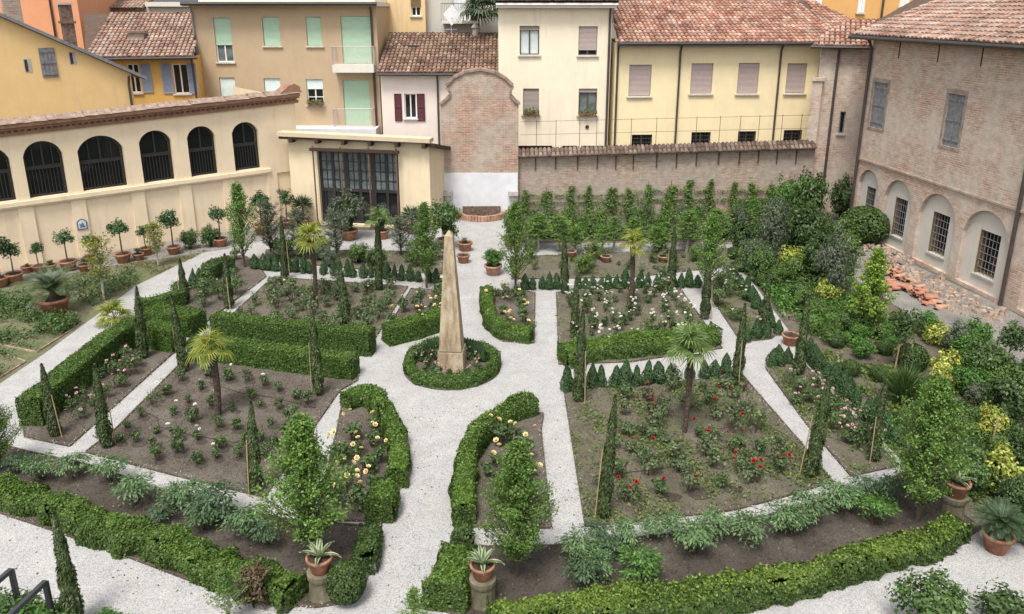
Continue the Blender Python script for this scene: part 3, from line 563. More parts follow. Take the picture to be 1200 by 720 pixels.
# --- houses behind the arcade
b = Bld('orange_house', 'plain orange gabled house with one grey shutter above the arcade wing', 'house', AR.pl.A, AR.pl.B, True, 4.0)
sl = -0.54; gz = lambda x: 8.78+sl*(x-1.94)
m = MB().prism([(-9,0),(6.2,0),(6.2,gz(6.2)-0.1),(-1,gz(-1)-0.1),(-9,gz(-1)-0.1-0.54*8)], 0, 4.5); b.part(m, 'wall', 'st_orange')
m = MB().prism([(6.75,gz(6.75)-0.08),(6.75,gz(6.75)+0.06),(-1,gz(-1)+0.06),(-1,gz(-1)-0.08)], -0.25, 4.6).prism([(-1.003,gz(-1)-0.08),(-1.003,gz(-1)+0.06),(-9.4,gz(-1)+0.06-0.54*8.4),(-9.4,gz(-1)-0.08-0.54*8.4)], -0.25, 4.6)
b.part(m, 'roof', 'wood_grey')
r = b.pl.rect(47,56,66,91); planks(b, r[0], r[1], r[2], r[3], 'wood_grey', 4, -0.045)
for q in ((28,69,37,85), (81,61,89,76)):
    r = b.pl.rect(*q); b.part(MB().box(r[0],r[1],-0.01,-0.002,r[2],r[3]), 'niche', 'concrete'); b.part(MB().box(r[0]+0.03,r[0]+0.13,-0.016,-0.0105,r[2]+0.03,r[3]-0.03), 'niche_opening', 'wood_dark')
b.pipe(6.05, 0, gz(6.3)-0.1, 0.05)
for (bx, yb, yt, wd) in ((86, 58, 12, 12), (18, 24, -30, 17)):
    s, z = b.pl.at(bx, yb); z1 = b.pl.at(bx, yt)[1]
    t = empty('chimney', b.pl.A+b.pl.u*s+b.pl.n*0.35+np.array([0,0,gz(s)-0.3]), b.pl.ang, 'sooty slim brick chimney on the orange gabled roof' if wd == 12 else 'broad pale brick chimney at the top of the orange gable', 'chimney')
    hh = z1-gz(s)+0.5; ww = wd*0.034/2
    MB().box(-ww, ww, -0.2, 0.2, 0, hh).build('stack', 'brick_wall' if wd > 12 else 'soot', t); MB().box(-ww-0.06, ww+0.06, -0.26, 0.26, hh*0.62, hh*0.62+0.1).build('band', 'soot', t); MB().box(-ww-0.05, ww+0.05, -0.25, 0.25, hh, hh+0.08).build('cap', 'concrete', t)

b = Bld('ochre_house', 'ochre house with blue-grey louvred shutters under an old tiled roof', 'house', (160,228), (231,225))
wr = b.pl.rect(203,75,221,110); wl = b.pl.rect(150,75,164,109)
m = wall(MB(), -2.5, 3.45, 0, 6.75, [wr, wl]); shell(m, -2.5, 3.45, 4.6, 0, 6.75); b.part(m, 'wall', 'st_ochre')
window(b, wr); window(b, wl)
for q in ((190,74,202,110), (220.5,74,231,110), (166,75,178,109)):
    r = b.pl.rect(*q); shutter(b, r[0], r[1], r[2], r[3], 'shutter_blue')
tile_roof(b, -1.2, 3.6, -0.55, 6.78, 4.7, 8.75, -2.6, 2.9, 'tiles_old', 11)
b.part(MB().tube([(-2.4,-0.62,6.7),(3.75,-0.62,6.72)], 0.07, 8), 'gutter', 'gutter'); b.pipe(3.4, 0, 6.7, 0.05)
m = MB().box(0.3,1.0,1.3,1.8,7.3,7.85); cs = b.part(m, 'roof_vent', 'brick_wall'); b.part(MB().box(0.2,1.1,1.2,1.9,7.85,7.95), 'vent_cap', 'tiles_old', cs)

b = Bld('red_house', 'plain red-orange house rising behind the old tiled roof', 'house', (20,205), (125,205))
m = MB().prism([(-6,0),(4.9,0),(4.9,8.9),(4.9,11.5),(-1,12.6),(-6,11.5)], 0, 6); b.part(m, 'wall', 'st_red'); b.pipe(3.5, 5, 10.6, 0.05, mat='wood_dark')
b.part(MB().prism([(-6.4,11.55),(-1,12.75),(5.2,11.6),(5.2,11.75),(-1,12.95),(-6.4,11.75)], -0.4, 6.3), 'roof', 'tiles_old')
b = Bld('pale_house', 'pale house end with a flat roof band behind the ochre house', 'house', (120,190), (240,190))
m = MB().box(0,9,0,5,0,9.1); b.part(m, 'wall', 'st_grey'); b.part(MB().box(4.0,9.2,-0.3,5.2,9.1,9.35), 'roof_band', 'st_white'); b.part(MB().box(5.6,6.6,-0.02,-0.002,8.5,8.8), 'vent_slot', 'black_metal')
tile_roof(b, -1.5, 3.9, -0.4, 9.0, 4.5, 10.8, mat='tiles_old', seed=12)

b = Bld('tan_apartment_block', 'tan three-storey apartment block with mint roller blinds and two balconies', 'building', (230,215), (446,215)); TB = b
T0, T1 = 0.75, 10.1
win = [(252,21,272,73), (258,91,276,118), (308,20,328,54), (359,20,377,54), (310,92,329,118), (359.5,93,379,123)]
wr = [b.pl.rect(*q) for q in win]; dr = [b.pl.rect(400.5,19,435,75), b.pl.rect(403,94,434,147)]
m = wall(MB(), T0, T1, 0, 9.1, wr+dr); shell(m, T0, T1, 8, 0, 9.1); b.part(m, 'wall', 'st_tan')
for i, r in enumerate(wr): window(b, r, 'roller', 'white_paint', 'blind_pale' if i in (1, 4, 5) else 'blind_green', [0.62, 1, 1, 1, 1, 0.4][i], cols=2, rows=2 if i == 5 else 1, glass='glass_pale' if i == 0 else 'glass')
for r, q in zip(dr, ((393,441,75,84,54), (394.5,441.5,147,153,126))):
    window(b, r, 'roller', 'white_paint', 'blind_green', 1.0, sill=None)
    s0, za = b.pl.at(q[0], q[2]); s1, zb = b.pl.at(q[1], q[3]); zt = b.pl.at(q[0], q[4])[1]
    sb = b.part(MB().box(s0, s1, -0.75, -0.002, zb, za-0.003), 'balcony_slab', 'st_white')
    m = MB().tube([(s0+.03,-0.72,zt),(s1-.03,-0.72,zt)], 0.02, 5).tube([(s0+.03,-0.72,za+.08),(s1-.03,-0.72,za+.08)], 0.012, 4)
    for e_ in (s0+.03, s1-.03): m.tube([(e_,-0.72,zt),(e_,-0.02,zt)], 0.02, 5)
    k = int((s1-s0)/0.085)
    for i in range(k+1): xx = s0+.03+(s1-s0-.06)*i/k; m.tube([(xx,-0.72,za),(xx,-0.72,zt)], 0.008, 4)
    for i in range(8): yy = -0.72+0.7*i/8; m.tube([(s0+.03,yy,za),(s0+.03,yy,zt)], 0.008, 4); m.tube([(s1-.03,yy,za),(s1-.03,yy,zt)], 0.008, 4)
    b.part(m, 'balcony_railing', 'rail_pink', sb)
b.part(MB().box(T0-0.15, T1+0.1, -0.55, 8.2, 9.1, 9.3), 'roof_slab', 'st_white'); b.part(MB().tube([(T0-0.2,-0.62,9.22),(T1+0.15,-0.62,9.22)], 0.1, 8), 'gutter', 'gutter'); b.pipe(T1-0.25, 0, 9.15, 0.06)
b.pipe(T0+0.1, 0, 9.15, 0.05, mat='wood_grey')
b.part(MB().box(T0+0.3, T1-0.1, 0.4, 8, 9.3, 9.75), 'roof_parapet', 'st_cream')
m = MB().box(5.5,10.0,-1.2,-0.01,2.55,3.1); b.part(m, 'terrace_parapet', 'plaster_white')

b = Bld('yellow_peeling_house', 'tall yellow house with peeling paint behind the small tiled roof', 'house', (440,198), (500,198))
w1 = b.pl.rect(482,8,493,19)
m = wall(MB(), -0.3, 3.2, 0, 12.5, [w1]); shell(m, -0.3, 3.2, 5, 0, 12.5); b.part(m, 'wall', 'st_peel'); window(b, w1); b.part(MB().box(w1[0]-.02,w1[1]+.02,-0.03,-0.002,w1[3]+0.02,w1[3]+0.75), 'blind_box', 'wood_brown')
b = Bld('grey_balcony_house', 'grey house with a cluttered balcony behind the small tiled roof', 'house', (500,196), (580,196))
dd = [b.pl.rect(530,-12,540,24), b.pl.rect(547,-12,551,24)]
m = wall(MB(), 0, 4.4, 0, 12.5, dd); shell(m, 0, 4.4, 5, 0, 12.5); b.part(m, 'wall', 'st_grey')
for r in dd: window(b, r, frame='white_paint', glass='curtain', cols=1, sill=None)
s0, za = b.pl.at(519,25); s1, _ = b.pl.at(561,25)
sb = b.part(MB().box(s0, s1, -0.9, -0.002, za-0.12, za), 'balcony_slab', 'st_white'); m = MB().tube([(s0,-0.88,za+0.95),(s1,-0.88,za+0.95)], 0.02, 5)
for i in range(22): xx = s0+(s1-s0)*i/21; m.tube([(xx,-0.88,za),(xx,-0.88,za+0.95)], 0.008, 4)
b.part(m, 'balcony_railing', 'black_metal', sb)
r = b.pl.rect(551,-12,559,24); b.part(MB().box(r[0],r[1],-0.05,-0.002,r[2],r[3]), 'shutter', 'wood_dark'); r = b.pl.rect(541,-12,546,24); b.part(MB().box(r[0],r[1],-0.05,-0.002,r[2],r[3]), 'shutter', 'white_paint')

b = Bld('pink_house', 'small pale pink house with maroon shutters and brown tiled roof', 'house', (450,222), (520,222)); PK = b
wr = b.pl.rect(474,110,488,139); m = wall(MB(), 0.1, 5.95, 0, 6.0, [wr]); shell(m, 0.1, 5.95, 4.4, 0, 6.0); m.add([(0.1,0,6),(0.1,4.4,6),(0.1,4.4,7.62)], [(0,1,2)]); b.part(m, 'wall', 'st_pink'); window(b, wr)
for q in ((462.5,110,471,142), (489,110,498,142)): r = b.pl.rect(*q); shutter(b, r[0], r[1], r[2], r[3], 'shutter_maroon')
tile_roof(b, 0.05, 5.95, -0.35, 5.95, 4.45, 7.7, mat='tiles_brown', seed=21)
b.part(MB().tube([(0,-0.42,5.88),(6,-0.42,5.88)], 0.07, 8), 'gutter', 'gutter'); s, _ = b.pl.at(513.5,120); b.pipe(s, 0, 5.9, 0.05)
m = MB().box(1.25,1.75,2.4,2.9,6.95,7.15); sk_ = b.part(m, 'skylight', 'black_metal'); b.part(MB().box(1.3,1.7,2.42,2.85,7.15,7.16), 'pane', 'glass_pale', sk_)
b.part(MB().lathe([(0.16,0),(0.14,0.45),(0.24,0.5),(0.05,0.75)], 10, (4.65,4.1,7.5)), 'roof_vent', 'concrete')
t = empty('satellite_dish', PK.pl.A+np.array([3.35,4.3,7.65]), 0.2, 'white square satellite dish on a mast above the small brown tiled roof', 'dish')
MB().tube([(0,0,0),(0,0,0.9)], 0.03, 6).tube([(-.3,0,.25),(.3,0,.25)], .02, 5).build('mast', 'concrete', t); MB().prism([(0,0.45),(0.5,0.95),(0.05,1.55),(-0.45,1.05)], -0.14, -0.1).build('reflector', 'dish', t); MB().tube([(0,-.1,.9),(0.05,-.5,.85)], 0.015, 5).build('feed_arm', 'concrete', t)

# --- brick gable wall with fountain
b = Bld('brick_gable_wall', 'curved-top brick wall with white plastered base behind the semicircular basin', 'wall', (607,252), (955,250)); GW = b
top = [(516.5,123),(522,119),(529,112),(529,107),(524,101),(532,92),(545,85.5),(563,82.5),(580,86),(592,93),(600,101),(597,106),(597,112),(603,119),(608,123)]
o_ = [b.pl.at(*q) for q in top]; out = [(o_[0][0], 0), (o_[-1][0]-0.02, 0)]+o_[::-1]
out[2] = (out[1][0], out[2][1])
b.part(MB().prism(out, -0.2, 0.3), 'wall', 'brick_gable')
m = MB(); pts = o_
for (x0, z0), (x1, z1) in zip(pts[:-1], pts[1:]):
    dx, dz = x1-x0, z1-z0; L = sqrt(dx*dx+dz*dz); nx, nz = -dz/L*0.1, dx/L*0.1
    m.prism([(x0,z0),(x1,z1),(x1+nx,z1+nz),(x0+nx,z0+nz)], -0.28, 0.38)
b.part(m, 'coping', 'coping')
r = b.pl.rect(519,202,606.5,249); b.part(MB().prism([(r[0],0),(r[1],0),(r[1],r[3]),(r[0],r[3]+0.02)], -0.24, -0.203), 'plaster_base', 'plaster_white')
for xx in (525, 601): s, z = b.pl.at(xx, 224); b.part(MB().box(s-0.22,s+0.22,-0.55,-0.243,z-0.1,z+0.08).box(s-0.13,s+0.13,-0.45,-0.243,z-0.32,z-0.1), 'bracket_shelf', 'concrete')
fc = G(564, 257); t = empty('fountain_basin', (fc[0], GW.pl.A[1]-0.36, 0), 0, 'low semicircular brick basin against the white plastered wall', 'basin')
R_ = 1.1; n = 24
bm = MB()
for k in range(n):
    a0, a1 = pi+pi*k/n+0.01, pi+pi*(k+1)/n-0.01; q = MB(); hh = 0.26+random.uniform(-.01,.012)
    q.slab([(R_*cos(a0),R_*sin(a0)*0.85),(R_*cos(a1),R_*sin(a1)*0.85),((R_-.2)*cos(a1),(R_-.2)*sin(a1)*0.85),((R_-.2)*cos(a0),(R_-.2)*sin(a0)*0.85)], 0, hh); q.build('brick', 'terracotta_pale', t)
MB().slab([((R_-.2)*cos(pi+pi*k/20)*0.99,(R_-.2)*sin(pi+pi*k/20)*0.84) for k in range(21)], 0.01, 0.06).build('basin_floor', 'wet', t)
for sx in (-1, 1): MB().box(sx*1.22-0.14, sx*1.22+0.14, -0.2, 0.1, 0, 0.34).build('end_pier', 'terracotta_pale', t)
MB().box(-0.85,0.85,0.03,0.1,0.0,0.48).build('back_slab', 'soot', t)

# --- garden wall with tile cap, and the wire fence on it
b = Bld('garden_wall', 'long old brick garden wall with a tiled cap behind the climbers', 'wall', (607,252), (955,250))
LW = 13.3; zw = lambda x: 2.68+0.026*x
m = MB().prism([(0.0,0),(LW,0),(LW,zw(LW)),(0.0,zw(0))], 0.02, 0.32); b.part(m, 'wall', 'brick_wall')
cp = b.part(MB().add([(0,-0.22,zw(0)+.0),(LW,-0.22,zw(LW)+.0),(LW,0.17,zw(LW)+.3),(0,0.17,zw(0)+.3),(LW,0.56,zw(LW)),(0,0.56,zw(0))], [(0,1,2,3),(3,2,4,5),(0,5,4,1),(0,3,5),(1,4,2)]), 'cap', 'roof_base')
m = MB(); rr = random.Random(8); x = 0.05
while x < LW:
    z = zw(x)
    for sgn in (-1, 1):
        for (t0, t1) in ((-0.04, 0.27), (0.2, 0.5)):
            vs = []
            for t, rad, lf in ((t0, 0.085, 0.04+rr.uniform(0,.015)), (t1, 0.07, 0.015)):
                yy = 0.17+sgn*(0.41-t*0.8); zz = z+t*0.6
                for k in range(5): a = pi*k/4; vs.append((x-rad*cos(a)*sgn*-1+rr.uniform(-.004,.004), yy, zz+lf+rad*0.7*sin(a)))
            m.add(vs, [(k,k+1,k+6,k+5) for k in range(4)]+[(4,3,2,1,0)])
    x += 0.19
tag(b.part(m, 'cap_tiles', 'tiles_cap', cp), kind='stuff')
for v in (110,205,308,400,487,569,678,771,864,968,1065,1153,1240,1330):
    s, _ = b.pl.at(600+v/4, 190)
    if 0 < s < LW: b.part(MB().box(s-0.025,s+0.025,-0.03,0.018,zw(s)-0.62-0.1*rr.random(),zw(s)-0.08), 'iron_strap', 'rust')
t = empty('wire_fence', GW.pl.A+GW.pl.n*0.17, GW.pl.ang, 'thin wire fence on posts along the tiled garden wall', 'fence')
for v in (115,207,318,398,560,678,865,975,1070,1158,1265,1355):
    s, _ = GW.pl.at(600+v/4, 165); MB().tube([(s,0,zw(s)+0.2),(s,0,4.25+0.02*s)], 0.012, 5).build('post', 'pipe', t)
for zz in (4.2, 3.62): MB().tube([(0.1,0,zz),(LW,0,zz+0.02*LW)], 0.008, 4).build('wire', 'pipe', t)

# --- cream and yellow houses behind the wall
b = Bld('cream_house', 'tall pale cream house with four brown-framed windows behind the garden wall', 'house', (585,237), (720,237)); CH = b
q4 = [(609,30.5,632,64.5), (678,31,700,65), (613,104,631.5,134), (678,104,699.5,135)]; wr = [b.pl.rect(*q) for q in q4]
low = [b.pl.rect(607,171,647,182), b.pl.rect(659,171,676,182), b.pl.rect(681,171,713,182)]
m = wall(MB(), 0, 5.15, 0, 9.05, wr+low); shell(m, 0, 5.15, 6, 0, 9.05); b.part(m, 'wall', 'st_cream')
for r, (bl, fr_, gl) in zip(wr, (('blind_brown',0.16,'curtain'), ('blind_mauve',0.83,'glass'), ('blind_brown',0.95,'glass'), ('blind_mauve',0.16,'glass_pale'))): window(b, r, 'roller', 'frame_brown', bl, fr_, glass=gl)
for r in low: window(b, r, frame='black_metal', sill=None)
b.part(MB().box(-0.1,5.3,-0.35,-0.002,9.02,9.14).box(-0.1,5.35,-0.5,-0.002,9.142,9.3), 'cornice', 'white_paint'); tile_roof(b, -0.1, 5.35, -0.5, 9.32, 5, 11.2, mat='tiles_red', seed=31)
b.pipe(5.05, 0, 9.1, 0.055); s, z = b.pl.at(688,149); b.part(MB().tube([(s,-0.04,z),(s,0.02,z)], 0.09, 10), 'wall_vent', 'wood_dark')
b = Bld('yellow_house', 'yellow house with four mauve roller blinds under a red tiled roof', 'house', (720,237), (965,233)); YH_ = b
up = [b.pl.rect(*q) for q in ((737,76,763,113), (809.5,74.5,835,110), (864.5,74,889,110), (921.5,74.5,944.5,109.5))]
dn = [b.pl.rect(*q) for q in ((740,158,764,176), (810,155,832.5,173), (864.5,154,885.5,172), (918,152.5,939.5,170))]
m = wall(MB(), -0.22, 9.9, 0, 7.5, up+dn); shell(m, -0.22, 9.9, 5, 0, 7.5); b.part(m, 'wall', 'st_yellow')
for r in up: window(b, r, 'roller', 'frame_brown', 'blind_mauve', 0.985)
for r in dn: window(b, r, frame='frame_brown', sill=None, bars='black_metal')
b.part(MB().box(-0.2,9.9,-0.12,-0.002,7.28,7.48), 'frieze', 'st_white'); b.part(MB().tube([(-0.2,-0.52,7.46),(9.95,-0.52,7.46)], 0.08, 8), 'gutter', 'gutter')
tile_roof(b, -0.2, 9.9, -0.45, 7.5, 4.9, 9.42, 0.4, 10.6, mat='tiles_red', seed=32); tile_roof(b, 9.95, 12.5, 0.4, 7.8, 4.9, 9.42, 10.65, 10.9, 'tiles_red', 33)
for xx in (794, 910): s, _ = b.pl.at(xx, 110); b.pipe(s, 0, 7.45, 0.05)
b.pipe(-0.12, 0, 7.45, 0.05)
b = Bld('orange_far_house', 'bright orange house with white shutters beyond the red roofs', 'house', (900,205), (1075,205))
m = MB().box(-1,9.5,0,6,0,13); b.part(m, 'wall', 'st_far')
for q in ((936,-20,946,6), (956,-20,963.5,11), (1006,-20,1014,15), (1055,-20,1066,8)): r = b.pl.rect(*q); wn = b.part(MB().box(r[0],r[1],-0.06,-0.002,r[2],r[3]), 'window', 'white_paint'); b.part(MB().box(r[0]-.06,r[1]+.06,-0.1,-0.002,r[2]-0.08,r[2]-0.002), 'sill', 'sill', wn); shutter(b, r[0]+0.02, (r[0]+r[1])/2-0.01, r[2], r[3], 'white_paint', -0.11); shutter(b, (r[0]+r[1])/2+0.01, r[1]-0.02, r[2], r[3], 'white_paint', -0.11)
s, _ = b.pl.at(1034, 5); b.pipe(s, 0, 12, 0.06)
t = empty('chimney', (YH_.pl.A+YH_.pl.u*7.6+YH_.pl.n*4.7+np.array([0,0,9.0])), YH_.pl.ang, 'small dark chimney on the red ridge of the yellow house', 'chimney'); MB().box(-.2,.2,-.2,.2,0,.9).build('stack', 'brick_wall', t); MB().box(-.26,.26,-.26,.26,.9,1.0).build('cap', 'concrete', t)

# --- brick building right
b = Bld('brick_building', 'large old brick building with grey plastered arches and old tiled roof', 'building', (1000,272), (1172,357)); BR = b
XE = 15.0
nic = []
for xl, xr, yt in ((1003.5,1027,190), (1033,1066,208), (1072.5,1118,230), (1123,1180,255)):
    s0 = b.pl.at(xl, yt+45)[0]; s1 = b.pl.at(xr, yt+45)[0]; nic.append((s0, s1, 0.12, 2.75, (s1-s0)*0.46))
d = nic[3][1]-nic[3][0]; nic.append((nic[3][1]+0.75, nic[3][1]+0.75+d, 0.12, 2.75, d*0.46)); nic.append((nic[4][1]+0.75, nic[4][1]+0.75+d, 0.12, 2.75, d*0.46))
sh = [b.pl.rect(1021,97,1038,148), b.pl.rect(1106.5,111,1127,175)]
sh = [(r[0], r[1], 4.45, 6.22) for r in sh]; sh.append((9.6, 10.45, 4.45, 6.22))
X0 = -0.35
m = wall(MB(), X0, XE, 0, 7.95, nic+sh, depth=0.16); m.quad((X0,0,0),(X0,0,7.95),(X0,9,7.95),(X0,9,0)); b.part(m, 'wall', 'brick_right')
NZ0, NZ1 = 0.55, 2.05
for a, c, z0, z1, rise in nic:
    xm = (a+c)/2; ww = (c-a)*0.2; wr = (xm-ww*1.0, xm+ww*1.2, NZ0, NZ1)
    m = MB(); y = 0.16
    cv = arch_curve(a, c, z1, rise, 20)
    for (xa, za), (xb, zb) in zip(cv[:-1], cv[1:]): m.quad((xa,y,NZ1+0.01),(xb,y,NZ1+0.01),(xb,y,max(NZ1+0.01,zb)),(xa,y,max(NZ1+0.01,za)))
    wall(m, a, c, 0.12, NZ1+0.01, [wr], y, 0.3); nn = b.part(m, 'arched_niche', 'st_grey')
    x0, x1, z0_, z1_ = wr; wm = MB().box(x0,x0+.07,y+.2,y+.28,z0_,z1_).box(x1-.07,x1,y+.2,y+.28,z0_,z1_).box(x0+.07,x1-.07,y+.2,y+.28,z1_-.07,z1_).box(x0+.07,x1-.07,y+.2,y+.28,z0_,z0_+.07)
    wn = b.part(wm, 'window', 'wood_brown'); b.part(MB().box(x0+.07,x1-.07,y+.25,y+.26,z0_+.07,z1_-.07), 'pane', 'glass', wn)
    b.part(MB().box(x0+0.002,x0+.04,y+.01,y+.19,z0_,z1_), 'shutter', 'wood_brown', wn)
    mm = MB(); k = 6
    for i in range(k): xx = x0+.06+(x1-x0-.1)*i/(k-1); mm.tube([(xx,y+.06,z0_),(xx,y+.06,z1_)], 0.011, 4)
    for i in range(1, 6): zz = z0_+(z1_-z0_)*i/6; mm.tube([(x0,y+.05,zz),(x1,y+.05,zz)], 0.011, 4)
    b.part(mm, 'grille', 'wood_grey', wn); b.part(MB().box(x0-.05,x1+.05,y-.05,y+.18,z0_-.07,z0_-.003), 'sill', 'concrete', wn)
for r in sh:
    n_ = b.part(MB().prism([(r[0]-.12,r[2]-.1),(r[1]+.12,r[2]-.1),(r[1]+.12,r[2]-.003),(r[0]-.12,r[2]-.003)], -0.02, -0.002).prism([(r[0]-.1,r[3]+.003),(r[1]+.1,r[3]+.003),(r[1]+.1,r[3]+.16),(r[0]-.1,r[3]+.16)], -0.012, -0.002).box(r[0]-.1,r[0]-.003,-0.012,-0.002,r[2],r[3]).box(r[1]+.003,r[1]+.1,-0.012,-0.002,r[2],r[3]), 'window_surround', 'rubble')
    planks(b, r[0], (r[0]+r[1])/2-.008, r[2], r[3], 'wood_grey', 3, 0.05); planks(b, (r[0]+r[1])/2+.008, r[1], r[2], r[3], 'wood_grey', 3, 0.05)
m = MB(); x = X0+0.1; rr = random.Random(5)
while x < XE: m.box(x, x+0.245, -0.06-rr.random()*0.015, -0.002, 3.06, 3.125); x += 0.255
tag(b.part(m, 'string_course', 'brick_wall'), kind='stuff')
ro = tile_roof(b, -1.1, XE, -0.5, 7.98, 7.5, 10.9, -5.0, XE, 'tiles_old', 41, 0.22, 0.38)
b.part(MB().tube([(-1.1,-0.58,7.9),(XE,-0.58,7.9)], 0.075, 8), 'gutter', 'gutter'); b.part(MB().box(X0,XE,-0.45,-0.002,7.86,7.9), 'eave_board', 'wood_dark')
for xx in (1.4, 3.6, 5.7): b.part(MB().box(xx,xx+.03,-0.03,-0.002,7.2,7.84), 'iron_tie', 'rust')
s0 = b.pl.at(1190,280)[0]; b.pipe(s0, 0, 7.85, 0.06); b.pipe(X0+0.1, 0, 7.85, 0.06)
b = Bld('brick_annex', 'narrow brick annex with a tiled hip roof beside the yellow house', 'building', (955,249), (1003,253)); AX = b
wr = b.pl.rect(983.5,131,990,157)
m = wall(MB(), -0.5, 1.75, 0, 7.42, [wr]); shell(m, -0.5, 1.75, 3, 0, 7.42); b.part(m, 'wall', 'brick_right'); window(b, wr, frame='wood_grey', cols=1, sill='concrete')
tile_roof(b, -0.95, 1.6, -0.35, 7.45, 2.4, 8.5, 0.6, 2.6, 'tiles_red', 42); b.part(MB().tube([(-0.95,-0.42,7.4),(1.6,-0.42,7.4)], 0.06, 8), 'gutter', 'gutter')
s, _ = b.pl.at(975,130); b.pipe(s, 0, 7.4, 0.055)
b.part(MB().box(-0.72,-0.3,-0.25,0.0,0,5.95).box(-0.78,-0.24,-0.31,0.0,5.952,6.1), 'pier', 'brick_right')

# ------------------------------------------------------------------ obelisk
hO = hgt(OB, 272)
t = empty('obelisk', (OB[0], OB[1], 0.03), radians(-4), 'tall tapering sandstone obelisk inside the round clipped hedge', 'obelisk')
def taper(m, w0, w1, z0, z1, d=1.0):
    a, c = w0/2, w1/2; m.add([(-a,-a*d,z0),(a,-a*d,z0),(a,a*d,z0),(-a,a*d,z0),(-c,-c*d,z1),(c,-c*d,z1),(c,c*d,z1),(-c,c*d,z1)], [(0,3,2,1),(4,5,6,7),(0,1,5,4),(1,2,6,5),(2,3,7,6),(3,0,4,7)]); return m
taper(MB(), 0.68, 0.64, 0, 0.52).build('plinth', 'stone', t); taper(MB(), 0.57, 0.57, 0.52, 0.56).build('joint', 'mossy_stone', t)
sh_ = taper(MB(), 0.58, 0.2, 0.56, hO-0.12); sh_.build('shaft', 'stone', t); taper(MB(), 0.2, 0.05, hO-0.119, hO).build('tip', 'stone', t)

